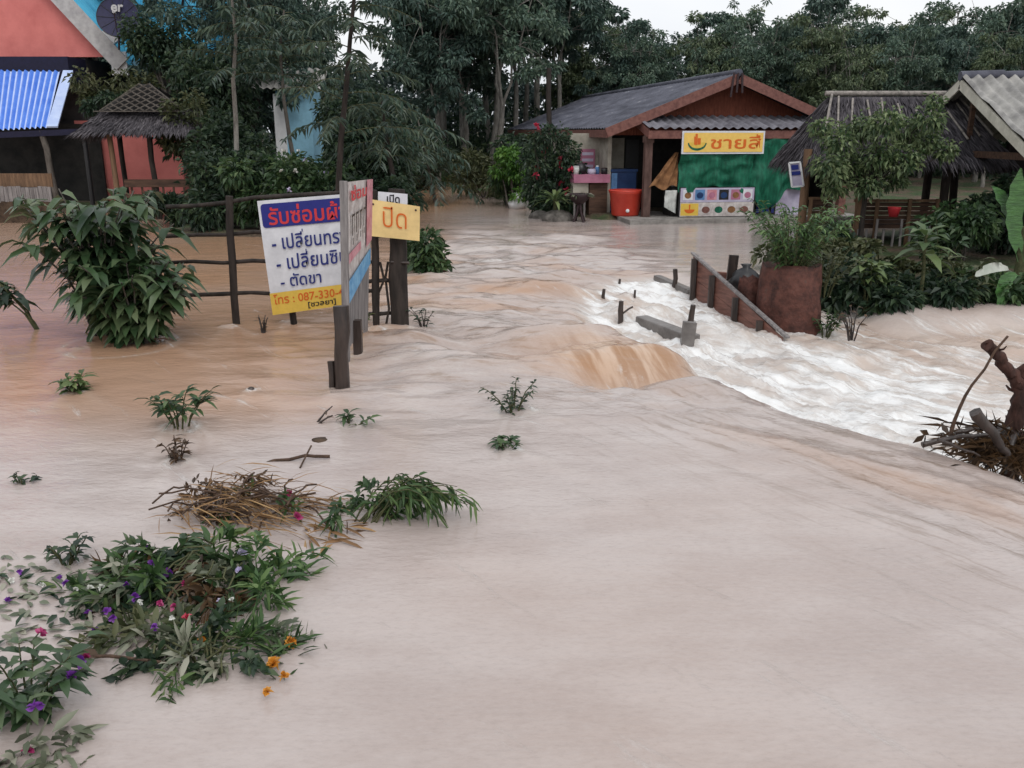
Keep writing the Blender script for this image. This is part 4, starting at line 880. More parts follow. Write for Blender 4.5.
dp = Panel(c - xx * -.0 + yy * .38 - xx * .2 + dirv * .06, c + yy * .38 + xx * .2 + dirv * .06, c + yy * .12 + xx * .2 + dirv * .045, c + yy * .12 - xx * .2 + dirv * .045)
dp = Panel(dp.c[1], dp.c[0], dp.c[3], dp.c[2]) if xx[0] < 0 else dp
mb = MB(); dp.text(mb, 'er', .05, .1, .95, .95, .02 if np.dot(dp.n, dirv) > 0 else -.02, 0, .03); mb.build('lettering', M['greyboard'], ds)
# pale blue house glimpsed
bh = thing('blue_house', 'pale blue and white house wall glimpsed through the garden trees', 'house', PY(298, 180, 29))
cc = PY(293, 122, 29); mb = MB(); mb.box((cc[0] - .0, 30.0, 1.7), (1.1, 1.5, 3.6)); mb.build('wall', M['skyblue'], bh)
mb = MB(); mb.box((cc[0] - .45, 29.22, 1.9), (.35, .06, 3.0)); mb.build('corner_trim', M['white'], bh)
mb = MB(); corrug(mb, (cc[0] - 1.2, 30, 4.2), (cc[0] + 1.0, 30, 4.2), (cc[0] + 1.0, 28.9, 3.55), (cc[0] - 1.2, 28.9, 3.55), 10, .03); mb.build('roof', M['cementroofpale'], bh)

# ------------------------------------------------------------------ garden planting on the left
gi = 0
HEDGE = [ # px, Y, w, h, mat, label
 (226, 21.2, 2.4, 2.0, 'dark', 'dark leafy shrub behind the fence beside the thatched shelter'),
 (262, 20.8, 2.2, 1.9, 'green', 'green shrub dotted with white flowers behind the blue headed banner'),
 (318, 20.6, 2.4, 1.7, 'green', 'green flowering shrub behind the fence post and folded poster'),
 (372, 20.8, 2.2, 1.5, 'dark', 'low dark shrub above the yellow card at the garden corner'),
 (236, 23.5, 2.6, 3.0, 'dark', 'tall dark shrub mass in the garden middle below the fern leaved trees'),
 (300, 24.5, 2.6, 1.7, 'green', 'leafy garden shrub in front of the pale blue house wall'),
 (365, 24.0, 2.8, 2.9, 'dark', 'tall dark garden shrub under the drooping palm like leaves'),
 (172, 22.6, 2.0, .9, 'dark', 'low dark shrub against the railing of the lattice roofed shelter'),
 (362, 28.5, 2.6, 3.6, 'dark', 'tall shadowy shrub at the back of the garden near the lane'),
 (415, 36.5, 3.2, 2.4, 'dark', 'dark weeds at the garden end of the muddy lane'),
]
for px, Y, w, h, mt, lab in HEDGE:
    x = PX(px, Y); ex = (lambda t, c, r: blossoms(t, c, r, M['whitep'], 12, .07)) if 'white flowers' in lab else (lambda t, c, r: blossoms(t, c, r, M['lilac'], 7, .07)) if 'green flowering' in lab else None
    shrub('garden_shrub', lab, 'shrub', (x, Y, gz(x, Y) - .05), w, h, int(1500 * (w * h) ** .5), .19, .095, M[mt], lobes=14, depth=1.8, extra=ex)
# roof climber / tree canopy near pink house
shrub('creeper', 'leafy dark creeper spilling over the cyan roof beside the satellite dish', 'creeper', (PX(182, 28.3), 28.3, 2.6), 3.0, 3.2, 3600, .18, .09, M['dark'], lobes=16, depth=1.2)
t = shrub('creeper', 'dark creeper heaped over the lattice roof beside the cyan roofed house', 'creeper', (PX(124, 26.9), 26.9, 2.6), 2.6, 1.5, 2200, .17, .09, M['olive'], lobes=14, depth=1.3)
t = shrub('creeper', 'dense dark climbing greenery between the shelter roof and the slender garden tree', 'creeper', (PX(215, 26), 26.0, .2), 3.2, 4.6, 4800, .2, .1, M['dark'], lobes=20, depth=1.8)
shrub('creeper', 'thin olive creeper trailing over the side of the lattice roofed shelter', 'creeper', (PX(189, 24.6), 24.6, 1.6), 1.5, 1.8, 900, .16, .08, M['olive'], lobes=10, depth=.8)
shrub('creeper', 'small dark creeper tuft above the gable foot of the lattice roofed shelter', 'creeper', (PX(112, 25.2), 25.2, 2.7), 1.5, .75, 700, .15, .08, M['dark'], lobes=7, depth=.6)
# slender trees with fern-like leaves
def path_px(pts, Y0, Y1=None):
    n = len(pts); return np.array([PY(px, py, Y0 + (0 if Y1 is None else (Y1 - Y0) * i / (n - 1))) for i, (px, py) in enumerate(pts)])
pth = path_px([(336, 232), (338, 195), (341, 140), (346, 90), (350, 40), (354, 0), (358, -60), (361, -110)], 19.5)
frondtree('feathery_tree', 'slender dark trunked tree with long ferny leaves right behind the folded poster', pth[0], pth, .075, 34, 1.9, .4, .30, .06, M['frond'], M['barkdark'], .3, 17)
pth = path_px([(238, 225), (237, 170), (236, 120), (233, 80), (236, 40), (232, 0), (230, -60)], 22)
frondtree('feathery_tree', 'thin pale trunked tree with whorls of narrow leaves behind the white flowered shrub', pth[0], pth, .075, 26, 1.6, .35, .30, .07, M['frond'], M['barkpale'], .5, 15)
pth = path_px([(398, 222), (396, 200), (393, 175), (388, 150), (384, 120), (381, 95)], 21.5)
frondtree('palm_shrub', 'short dark stemmed palm like shrub with drooping leaves above the yellow card', pth[0], pth, .09, 20, 1.8, .6, .32, .06, M['frond'], M['barkdark'], .55, 17)
pth = path_px([(300, 215), (298, 180), (290, 140), (284, 100), (280, 50), (284, 10)], 25)
frondtree('feathery_tree', 'ferny leaved tree in front of the pale blue house', pth[0], pth, .08, 26, 1.9, .45, .32, .07, M['frond'], M['bark'], .66, 16)
pth = path_px([(436, 206), (434, 195), (430, 175), (424, 150), (418, 120)], 30)
frondtree('palm_shrub', 'drooping leaved sapling leaning over the far lane at the garden corner', pth[0], pth, .07, 20, 2.2, .6, .42, .09, M['frond'], M['bark'], .4, 16)
for nm, px, Y, H, sd, lab in (('garden_tree', 258, 30, 9.0, 301, 'dark spreading garden tree rising over the middle of the garden'), ('garden_tree', 178, 32.5, 10.0, 302, 'big dark tree behind the cyan roof of the pink house'), ('garden_tree', 300, 33, 7.0, 303, 'dark tree behind the pale blue house wall')):
    o = rubber_tree(sd, H, 'rubber', label=lab, fork=.25, leafn=11000, bark='barkdark', wide=1.4, ll=.2, lw=.1); o.name = 'garden_tree'; x = PX(px, Y); o.location = (x, Y, ter(x, Y))

# ------------------------------------------------------------------ fence, signs
FY = 10.75
fn = thing('wooden_fence', 'dark rustic pole fence standing in the flood behind the signs', 'fence', G(300, 322))
for (px, pt, pb, r) in ((229, 196, 327, .055), (288, 200, 322, .05), (373, 190, 332, .055)):
    mb = MB(); mb.tube(curve(PY(px + 4, pb, FY) + (0, 0, -.4), PY(px, pt, FY), (0, 0, 0), 6, .016), r * .82, 8, jit=.12); mb.build('post', M['barkdark'], fn)
for (x0, y0, x1, y1) in ((166, 207, 372, 190), (166, 236, 372, 232), (164, 263, 372, 262), (160, 295, 372, 291), (366, 282, 402, 282), (366, 316, 402, 315)):
    mb = MB(); mb.tube(curve(PY(x0, y0, FY + .02), PY(x1, y1, FY + .02), (0, 0, .015), 8, .014), .025, 7, jit=.15); mb.build('rail', M['barkdark'], fn)
for px in (378, 386):
    mb = MB(); mb.tube(curve(PY(px, 325, FY), PY(px + 2, 262, FY), (0, 0, 0), 5, .02), .016, 6); mb.build('bar', M['barkdark'], fn)
tp = thing('gate_post', 'thick dark wooden post carrying the yellow card', 'post', PY(399, 330, FY)); mb = MB(); mb.tube(curve(PY(400, 330, FY) + (0, 0, -.4), PY(397, 189, FY), (0, 0, 0), 7, .012), np.linspace(.125, .10, 7), 9, jit=.08); mb.build('trunk', M['barkdark'], tp)
mb = MB(); mb.tube(curve(PY(391, 262, FY - .08), PY(409, 263, FY - .08), (0, 0, 0), 4), .02, 6); mb.build('rope_band', M['wetwood'], tp)
# banner
bn = thing('vinyl_banner', 'white vinyl banner with navy heading and gold foot hung on the pole fence', 'banner', PY(308, 312, FY - .1))
pn = Panel(PY(257, 201, FY - .09), PY(351, 193.5, FY - .09), PY(359, 303, FY - .09), PY(273, 315, FY - .09))
mb = MB(); pn.grid(mb, 16, 16, 0, 0, .012); mb.build('sheet', M['signwhite'], bn)
mb = MB(); pn.rect(mb, .03, .03, .97, .235, .012, 0, .035); hd = mb.build('heading_panel', M['navy'], bn)
mb = MB(); pn.rect(mb, .0, .805, 1, 1, .012); ft = mb.build('foot_strip', M['goldy'], bn)
mb = MB(); pn.text(mb, 'รับซ่อมผ้า', .10, .05, .93, .215, .017, 0, .016); mb.build('lettering', M['textred'], hd)
mb = MB()
pn.text(mb, '- เปลียนทรง', .10, .29, .93, .43, .017, 0, .012); pn.text(mb, '- เปลียนซิป', .12, .47, .91, .61, .017, 0, .012); pn.text(mb, '- ตัดขา', .14, .65, .60, .765, .017, 0, .012)
pn.rect(mb, .440, .268, .452, .292, .018); pn.rect(mb, .458, .448, .47, .472, .018); mb.build('lettering', M['textnavy'], bn)
mb = MB(); pn.text(mb, 'โทร : 087-330-4', .035, .82, .84, .91, .017, 0, .012); mb.build('lettering', M['textorange'], ft)
mb = MB(); pn.text(mb, '[ชวลยา]', .42, .925, .74, .985, .017, 0, .02); mb.build('lettering', M['textblack'], ft)
# yellow card and white slip
yc = thing('cardboard_sign', 'plain yellow card with orange lettering nailed to the thick post', 'sign', PY(395, 240, FY - .2))
pn = Panel(PY(369, 199, FY - .2), PY(420, 206.5, FY - .2), PY(419.5, 241, FY - .2), PY(370, 236, FY - .2)); mb = MB(); pn.grid(mb, 8, 8, 0, 0, .01); mb.build('card', M['cardyellow'], yc)
mb = MB(); pn.text(mb, 'ปิด', .27, .12, .74, .70, .012, 0, -.008); mb.build('lettering', M['textorange'], yc)
mb = MB(); pn.disc(mb, .08, .12, .02, .03, .012); pn.disc(mb, .92, .12, .02, .03, .012); mb.build('nail', M['iron'], yc)
ws = thing('white_sign', 'small white sign with dark lettering showing above the yellow card', 'sign', PY(393, 205, FY - .16))
pn = Panel(PY(378, 191.5, FY - .17), PY(407.5, 194, FY - .17), PY(407.5, 208, FY - .17), PY(378, 206, FY - .17)); mb = MB(); pn.grid(mb, 4, 4); mb.build('plate', M['signwhite'], ws)
mb = MB(); pn.text(mb, 'เปิด', .3, .12, .74, .72, .005, 0, .02); mb.build('lettering', M['textblack'], ws)
# folded poster board facing the road
pb = thing('poster_board', 'weathered plank board with a torn pink, white and blue poster turned to the road', 'sign board', (-1.67, 9.6, 0))
tl_, tr_ = PY(344, 184, 8.95), PY(371, 182, 10.2); bl_, br_ = PY(348, 350, 8.95), PY(368, 335, 10.2)
pl = Panel(tl_, tr_, br_, bl_)
for j in range(6):
    mb = MB(); u0, u1 = j / 6, (j + 1) / 6 - .012; vv = .93 + .06 * rng.random()
    a = [pl.at(np.array(u), np.array(v), o) for o in (0, -.025) for u, v in ((u0, 0), (u1, 0), (u1, vv), (u0, vv))]
    mb.add(a, [(3, 2, 1, 0), (4, 5, 6, 7), (0, 1, 5, 4), (2, 3, 7, 6), (1, 2, 6, 5), (3, 0, 4, 7)]); mb.build('plank', M['greywood'], pb)
sgn = 1 if pl.n[0] > 0 else -1
po = Panel(PY(345, 182, 8.97), PY(370.5, 179, 10.2), PY(369, 262, 10.2), PY(346, 306, 8.97)); off = .014 * sgn
mb = MB(); po.grid(mb, 10, 14, off, 0, .012); ppr = mb.build('paper', M['posterpale'], pb)
mb = MB(); po.rect(mb, .74, .0, .99, .72, off * 2.1, 0); po.rect(mb, .02, .58, .5, .66, off * 2.1); mb.build('pink_border', M['pinkp'], ppr)
mb = MB(); po.rect(mb, .02, .80, .95, .99, off * 2.1); mb.build('blue_foot', M['bluep'], ppr)
mb = MB(); po.text(mb, 'ซ่อม', .08, .03, .7, .16, off * 2.6, 0, .03); mb.build('lettering', M['textred'], ppr)
mb = MB()
for k in range(4): u = .12 + .15 * k; po.rect(mb, u, .27, u + .035, .45, off * 2.6); po.rect(mb, u, .27, u + .1, .29, off * 2.6); po.rect(mb, u + .02, .47, u + .05, .53, off * 2.6)
mb.build('lettering', M['textblack'], ppr)
mb = MB(); mb.bar(PY(345, 352, 8.93) + (0, 0, -.4), PY(343.5, 181, 8.93), .07, .06); mb.build('edge_post', M['greywood'], pb)
mb = MB(); mb.bar(PY(358, 352, 9.3) + (0, 0, -.4), PY(357, 320, 9.3), .09, .09); mb.build('foot_post', M['wetwood'], pb)
fp = thing('short_post', 'short black wet wooden post standing in the flood before the poster board', 'post', G(341, 382))
mb = MB(); b = G(341, 382); mb.tube(curve(b + (0, 0, -.4), PY(341, 306, b[1]), (0, 0, 0), 6, .008), .07, 9, jit=.16); mb.build('shaft', M['wetwood'], fp)
mb = MB(); mb.tube(curve(b + (-.09, .02, -.3), b + (-.085, .02, .2), (0, 0, 0), 5, .01), .03, 7, jit=.3); mb.build('side_slab', M['wetwood'], fp)

# bushes standing in the flood
b0 = G(106, 342)
stemplant('flooded_bush', 'large drooping green bush half drowned in the brown flood before the pink house', 'bush', (b0[0] - .12, b0[1] + .35, 0), 34, 1.65, .85, 24, .38, .125, M['bush'], first=.1, droop=.75, stemr=.018, stemmat=M['bark'], extra=((b0 + np.array([.38, -.05, 0]), 34, .9, .72, 20, .34, .13),))
b1 = G(22, 325); stemplant('flooded_sapling', 'leaning sapling with few dark hanging leaves at the water line beside the large bush', 'sapling', (b1[0] + .35, b1[1] - .25, 0), 4, .75, .25, 9, .26, .11, M['dark'], lean=(-.75, 0), first=.5, droop=.8, stemr=.014)
b2 = G(432, 272); shrub('flooded_shrub', 'green shrub with one red bloom in the current behind the yellow card', 'shrub', (b2[0] - .1, b2[1] + .3, -.1), 1.25, 1.05, 900, .17, .08, M['green'], lobes=8, fine=True, extra=lambda t, c, r: None)
mb = MB(); c = G(437, 271) + (0, 0, .08); D = rdir(16, .6); mb.leaves(np.repeat(c[None], 16, 0), D * np.array([1.4, 1, .7]), rdir(16, 1), .24, .13, 0, .2, True); tag(mb.build('red_bloom', M['red'], None, loc=c), 'crushed red bloom floating at the foot of the green shrub', 'flower')

# ------------------------------------------------------------------ channel side: planks, ring planter, stakes, slab
pw = thing('plank_wall', 'collapsed red brown plank wall slanting down into the white water', 'wall', G(736, 316, -.2))
a0, a1 = GW(691, 298), GW(783, 341); tz0 = PY(690, 254, a0[1])[2]; n = 3
top0 = np.array([a0[0], a0[1], tz0]); top1 = a1 + (0, 0, .03)
for j in range(3):
    f0, f1 = j / 3, (j + 1) / 3 - .006
    lo0, lo1 = a0 + (0, 0, -.35), a1 + (0, 0, -.35)
    q = [lo0 + (top0 - lo0) * f0, lo1 + (top1 - lo1) * f0, lo1 + (top1 - lo1) * f1, lo0 + (top0 - lo0) * f1]; th = np.array([.015, .045, 0]) * 1.0
    mb = MB(); V = [*q, *[p + th for p in q]]; mb.add(V, [(0, 1, 2, 3), (7, 6, 5, 4), (3, 2, 6, 7), (1, 0, 4, 5), (0, 3, 7, 4), (2, 1, 5, 6)]); mb.build('plank', M['redwood'], pw)
mb = MB(); mb.bar(top0 + (-.02, -.02, .02), top1 + (.05, -.03, .02), .06, .03); mb.build('top_rail', M['greywood'], pw)
for t_ in (.03, .25, .52, .78):
    p_ = a0 + (a1 - a0) * t_ + np.array([-.03, -.05, 0]); mb = MB(); tt = top0 + (top1 - top0) * t_; mb.bar(p_ + (0, 0, -.45), (p_[0], p_[1], tt[2] - .03), .075, .06); mb.build('post', M['wetwood'], pw)
for i, (px0, py0, px1, py1, Y, lab) in enumerate(((727, 300, 734, 255, 13.6, 'tall dark plank standing upright behind the collapsed plank wall'), (716, 296, 722, 272, 13.9, 'shorter red brown plank leaning behind the collapsed plank wall'))):
    mb = MB(); mb.bar(PY(px0, py0, Y) + (0, 0, -.4), PY(px1, py1, Y), .14, .06); tag(mb.build('standing_plank', M['wetwood' if i == 0 else 'redwood'], None, loc=PY(px0, py0, Y)), lab, 'plank')
mb = MB(); c = PY(746, 272, 13.3); mb.lathe(c, [(.001, -.3), (.2, -.28), (.23, -.16), (.21, -.06), (.13, .02), (.05, .07), (.07, .12), (.001, .11)], 11, jit=.28); tag(mb.build('black_bag', M['black'], None, loc=c), 'black rubbish bag wedged between the upright plank and the red brown planter', 'bag')
rp = thing('ring_planter', 'big rough red brown concrete ring planter standing at the edge of the torrent', 'planter', G(790, 341, -.4)); c = GW(800, 341); c[0] += .07; c[1] += .78
def rough_ring(c, r, h, sides, amp, seed, mat, name):
    mb = MB(); a = np.arange(sides) * 2 * math.pi / sides; zs = np.linspace(-.5, h, 22); V = []
    for k, z in enumerate(zs):
        rr = r * (1.0 + amp * fbm(a * 0 + np.cos(a) * 2.2 + z * 2.5, np.sin(a) * 2.2 + z * 1.4, seed, 5)) * (1 - .10 * (k / 21) ** 6)
        V.append(np.stack([c[0] + np.cos(a) * rr, c[1] + np.sin(a) * rr, c[2] + z + (k / 21) ** 4 * .12 * fbm(np.cos(a) * 1.6, np.sin(a) * 1.6, seed + 9, 4)], 1))
    V.append(np.stack([c[0] + np.cos(a) * r * .75, c[1] + np.sin(a) * r * .75, np.full(sides, c[2] + h - .06)], 1)); V.append(np.repeat(np.array([[c[0], c[1], c[2] + h - .05]]), sides, 0))
    q = [[i*sides+j, i*sides+(j+1) % sides, (i+1)*sides+(j+1) % sides, (i+1)*sides+j] for i in range(len(V)-1) for j in range(sides)]
    mb.add(np.concatenate(V), np.array(q), 0, True); return mb.build(name, mat, rp)
rough_ring(c, .42, .86, 56, .13, 5, M['clay'], 'ring'); rough_ring(c + np.array([-.40, .42, 0]), .2, .62, 36, .2, 15, M['clay'], 'broken_ring')
cb = c + np.array([-.05, -.14, .76]); stemplant('planter_bush', 'dense fresh green bush growing out of the red brown ring planter', 'bush', cb, 44, .92, .78, 30, .15, .038, M['fresh'], first=.1, droop=.6, stemr=.008)
stemplant('planter_weed', 'straggly olive twigs trailing over the planter side toward the bank', 'weed', cb + np.array([.55, .35, -.3]), 26, .75, .7, 16, .1, .035, M['olive'], first=.15, droop=.4)
stemplant('bank_weed', 'low dark weed at the waterline right against the planter foot', 'weed', G(826, 334, -.3), 10, .35, .25, 14, .12, .035, M['green'], first=.2)
# slab and stakes in the torrent
def slab(name, label, a, b, w, h, mat):
    mb = MB(); mb.bar(a, b, w, h); o = mb.build(name, mat, None, loc=a); bv = o.modifiers.new('bevel', 'BEVEL'); bv.width = .02; bv.segments = 2; return tag(o, label, 'slab')
slab('concrete_slab', 'grey concrete kerb lying across the white water below the stakes', GW(641, 321, -.02), GW(694, 341, -.02), .2, .2, M['slabwet'])
slab('concrete_slab', 'grey concrete kerb at the head of the drop beside the upper stake', GW(657, 279, -.03), GW(692, 294, -.03), .14, .2, M['slabwet'])
for (px, pt, pb_, r, lx, lab) in ((675, 269, 287, .045, 0, 'thick dark stake at the head of the white water near the plank wall'), (604, 289, 299, .03, 0, 'small dark stake in the foam near the lip of the upper overfall'), (633, 290, 300, .02, 2, 'thin short stake poking from the foam above the concrete kerb'), (621, 301, 316, .04, 0, 'ragged dark stake with a side twig in the middle of the foam'), (620, 279, 284, .025, 0, 'tiny stub of a stake furthest up the foaming channel'), (688, 305, 326, .045, 5, 'leaning dark stake beside the broken concrete post')):
    b = GW(px, pb_); mb = MB(); tpp = PY(px + lx, pt, b[1]); mb.tube(curve(b + (0, 0, -.3), tpp, (0, 0, 0), 5, .006), [r, r, r * .95, r * .9, r * .8], 7, jit=.12)
    if 'twig' in lab: mb.tube(curve(b + (0, 0, .02), b + (.16, 0, .13), (0, 0, 0), 4, .01), .014, 5)
    tag(mb.build('wooden_stake', M['wetwood'], None, loc=b), lab, 'stake')
b = GW(685, 344); mb = MB(); mb.bar(b + (0, 0, -.3), PY(690, 322, b[1]), .16, .1); tag(mb.build('concrete_post', M['slabwet'], None, loc=b), 'broken grey concrete post tilted at the end of the kerb in the torrent', 'post')
# debris by the stream mouth
b = G(852, 336, -.2); stemplant('drift_twigs', 'dark snagged twigs in the rushing side stream beyond the planter', 'twigs', b, 8, .4, .2, 3, .1, .04, M['deadleaf'], stemr=.012, stemmat=M['wetwood'])

# right bank planting
BK = [
 (868, 300, 12.7, 1.1, .95, 'dark', 'dark leafy bank shrub beyond the side stream'), (915, 305, 12.6, 1.5, .65, 'dark', 'dark low shrub under the big leaved sapling'),
 (968, 300, 12.6, 1.5, .75, 'dark', 'dark green shrub under the white backed leaf'), (1020, 310, 12.8, 1.5, .75, 'green', 'dark shrub on the bank under the banana plant'),
 (842, 240, 16.6, 1.0, .8, 'dark', 'dark upright shrub before the shelter bench'), (978, 240, 15.5, 1.4, 1.25, 'green', 'olive shrub between the shelter post and the banana plant'),
 (818, 255, 15.0, 1.6, .8, 'olive', 'dry looking weeds on the bank behind the planter bush'), (1018, 235, 16.5, 1.6, 1.7, 'dark', 'tall dark shrub behind the banana leaves'),
 (905, 280, 14.4, 2.0, .5, 'olive', 'low dark ground shrub between the two broad leaved saplings'), (850, 290, 14.6, 1.2, .75, 'olive', 'brownish weed patch at the head of the side stream')]
for px, py, Y, w, h, mt, lab in BK:
    x = PX(px, Y); shrub('bank_shrub', lab, 'shrub', (x, Y, -.32 if Y < 13 else -.08), w, h, int(1300 * (w * h) ** .5), .16, .085, M[mt], lobes=10, depth=1.2)
b = np.array([PX(937, 12.4), 12.4, -.3]); t = thing('broadleaf_sapling', 'sapling with a crown of long broad green leaves in front of the thatched shelter', 'sapling', b)
mb, sb = MB(), MB(); sb.tube(curve(b, b + (.02, 0, 1.22), (.03, 0, 0), 6, .01), np.linspace(.035, .02, 6), 7)
a = np.arange(15) * 2.4; e = np.linspace(.0, 1.1, 15); mb.leaves(b + np.array([.02, 0, 1.1]) + np.stack([0 * a, 0 * a, np.linspace(-.2, .14, 15)], 1), np.stack([np.cos(a), np.sin(a), e], 1), np.repeat([[0, 0, 1.0]], 15, 0), .5, .17, 0, .55, True, .12); mb.build('leaf', M['light'], t); sb.build('stem', M['stem'], t)
b = np.array([PX(884, 12.3), 12.3, -.3]); stemplant('broadleaf_sapling', 'small sapling with a pale yellow green leaf tip beside the side stream', 'sapling', b, 5, .95, .2, 10, .26, .12, M['light'], first=.55, droop=.5, stemr=.015)
for px_, Y_, n_, h_, l_, w_, m_, lab_ in ((905, 12.5, 9, .8, .26, .07, 'light', 'pale green straggly weed between the two broad leaved saplings'), (985, 12.6, 10, .95, .3, .06, 'olive', 'olive straggly weed with narrow leaves beside the white backed leaf'), (846, 12.9, 8, .7, .2, .06, 'olive', 'dry straggly weed leaning over the side stream'), (955, 13.6, 8, 1.1, .28, .08, 'green', 'upright green weed behind the broad leaved sapling')):
    stemplant('bank_weed', lab_, 'weed', (PX(px_, Y_), Y_, -.3 if Y_ < 13 else -.1), n_, h_, .45, 14, l_, w_, M[m_], first=.2, droop=.5, stemr=.01)
# banana
bp = np.array([PX(1040, 13.6), 13.6, -.1]); t = thing('banana_plant', 'banana plant with broad upright bright green leaves at the stream bank', 'banana plant', bp)
def bleaf(a, b, sag, w, mat='banana'):
    mb = MB(); p = curve(a, b, sag, 12); tg = unit(np.gradient(p, axis=0)); s = unit(np.cross(tg, [0.2, -1, .25])); tt = np.linspace(0, 1, 12)
    ww = w * np.clip(np.sin(np.clip((tt - .12) / .88, 0, 1) * math.pi) ** .55, .03, 1); nn = np.cross(s, tg)
    V = np.concatenate([p + s * ww[:, None] + nn * .18 * ww[:, None] + nn * .02 * np.sin(tt * 40)[:, None], p, p - s * ww[:, None] + nn * .18 * ww[:, None] + nn * .02 * np.sin(tt * 37)[:, None]])
    q = [(i, i + 1, 12 + i + 1, 12 + i) for i in range(11)] + [(12 + i, 12 + i + 1, 24 + i + 1, 24 + i) for i in range(11)]; mb.add(V, q, 0, True); mb.build('leaf', M[mat], t)
mb = MB(); mb.tube(curve(bp + (0, 0, -.2), bp + (0, 0, 1.0), (.02, 0, 0), 5), [.13, .12, .1, .09, .07], 9); mb.build('stem', M['stem'], t)
bleaf(PY(1018, 262, 13.2), PY(1021, 168, 13.1), (-.09, 0, 0), .15); bleaf(PY(1024, 262, 13.3), PY(992, 186, 13.2), (.02, 0, .12), .11); bleaf(bp + (0, 0, .8), PY(1062, 160, 13.6), (.1, 0, .1), .2)
bleaf(PY(1022, 276, 12.4), PY(1001, 311, 12.3), (-.12, 0, .16), .11); bleaf(PY(1012, 272, 12.5), PY(974, 277, 12.3), (0, 0, .1), .07, 'paleleaf'); bleaf(bp + (0, 0, .8), PY(1075, 250, 13.2), (.1, 0, .3), .18)
# tree in front of shelter roof
b = np.array([PX(868, 16.9), 16.9, 0]); t = thing('garden_tree', 'small light leaved tree spreading over the roof of the thatched shelter', 'tree', b)
sb = MB(); fk = b + (0.05, 0, 1.25); sb.tube(curve(b + (0, 0, -.3), fk, (.04, 0, 0), 6, .015), np.linspace(.06, .045, 6), 8)
cs, rs = [], []
for px, py, r in ((830, 165, .3), (838, 140, .28), (860, 128, .3), (885, 122, .3), (905, 130, .3), (930, 118, .26), (925, 140, .28), (850, 165, .33), (878, 155, .34), (905, 158, .3), (835, 185, .26), (868, 185, .26), (945, 150, .22), (820, 128, .2), (935, 102, .16), (895, 178, .22)):
    c = PY(px, py, 16.9 + rng.uniform(-.5, .5)); cs.append(c); rs.append(r); sb.tube(curve(fk, c, (0, 0, -.08), 6, .05), np.linspace(.02, .005, 6), 5, cap=False)
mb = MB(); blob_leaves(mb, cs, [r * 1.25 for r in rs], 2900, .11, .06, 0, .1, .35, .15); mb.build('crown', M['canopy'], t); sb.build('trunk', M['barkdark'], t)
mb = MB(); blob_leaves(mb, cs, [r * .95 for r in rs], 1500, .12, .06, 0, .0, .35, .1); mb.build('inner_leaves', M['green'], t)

# ------------------------------------------------------------------ driftwood stump on the right
b = G(1012, 452, -.05)
t = thing('tree_stump', 'broken red brown tree stump with a snapped side limb at the edge of the torrent', 'stump', b)
def rag(p, r0, r1, m_, n=16): 
    mb = MB(); rr = np.linspace(r0, r1, n) * (1 + .10 * rng.uniform(-1, 1, n)); mb.tube(p, rr, 14, jit=.16)
    e = p[-1]; d = unit(p[-1] - p[-2])
    for k in range(3): o = rdir(1)[0]; o = unit(o - d * np.dot(o, d)) * r1 * .5; mb.tube([e + o - d * .03, e + o + d * rng.uniform(.0, .02)], [r1 * .45, r1 * .3], 6)
    for k in range(4):
        q = p[rng.integers(3, n - 2)]; o = rdir(1)[0]; mb.tube([q, q + o * r1 * 1.7, q + o * r1 * 2.2 + np.array([0, 0, .02])], [r1 * .3, r1 * .2, r1 * .1], 6, jit=.2)
    return mb
rag(curve(b + (.03, 0, -.4), PY(1021, 374, b[1]), (0, 0, 0), 16, .016), .07, .058, 0).build('trunk', M['stumpbark'], t)
rag(curve(PY(1026, 390, b[1]), PY(987, 345, b[1] - .1), (0, 0, .0), 16, .011), .046, .04, 0).build('limb', M['stumpbark'], t)
rag(curve(PY(1018, 380, b[1]), PY(1042, 356, b[1]), (0, 0, .0), 16, .005), .06, .045, 0).build('limb', M['stumpbark'], t)
for k in range(7):
    mb = MB(); a = rng.uniform(0, 6.28); mb.tube(curve(b + (0, 0, .15), b + (math.cos(a) * .3, math.sin(a) * .3, -.08), (0, 0, .08), 6, .02), np.linspace(.04, .012, 6), 6); mb.build('root', M['wetwood'], t)
def drift(pts, Y, r, lab, mat='wetwood', name='driftwood'):
    P = np.array([PY(px, py, Y) for px, py in pts]); Pm = np.concatenate([curve(P[i], P[i + 1], (0, 0, 0), 4, .006)[:-1] for i in range(len(P) - 1)] + [P[-1:]])
    mb = MB(); mb.tube(Pm, np.linspace(r, r * .5, len(Pm)), 7, jit=.12); return tag(mb.build(name, M[mat], None, loc=P[0]), lab, 'driftwood')
drift([(950, 443), (955, 420), (972, 385), (1008, 336)], b[1] - .15, .016, 'long thin bowed stick rising from the torrent before the stump', 'deadstem')
drift([(922, 445), (960, 436), (1000, 433)], b[1] - .2, .022, 'dark stick lying level on the water pointing away from the stump')
drift([(975, 412), (985, 425), (1000, 445), (1008, 455)], b[1] - .35, .045, 'thick black branch sloping down in front of the stump roots')
drift([(938, 440), (958, 448), (980, 456)], b[1] - .3, .014, 'short thin twig at the lower edge of the driftwood tangle')
drift([(955, 432), (985, 428), (1020, 436)], b[1] + .05, .02, 'dark twig tucked behind the thick black branch')
mb = MB(); n = 900; c = b + (-.02, -.05, .05); P = c + rng.normal(size=(n, 3)) * np.array([.2, .16, .09]); P[:, 2] = np.abs(P[:, 2] - c[2]) * .9 + c[2] - .05
D = rdir(n) * np.array([1, 1, .45]); mb.leaves(P, D, rdir(n, 1), rng.uniform(.12, .34, n), .012, 0, .25); mb.leaves(P[:160], rdir(160), rdir(160, 1), .12, .05, 0, .2)
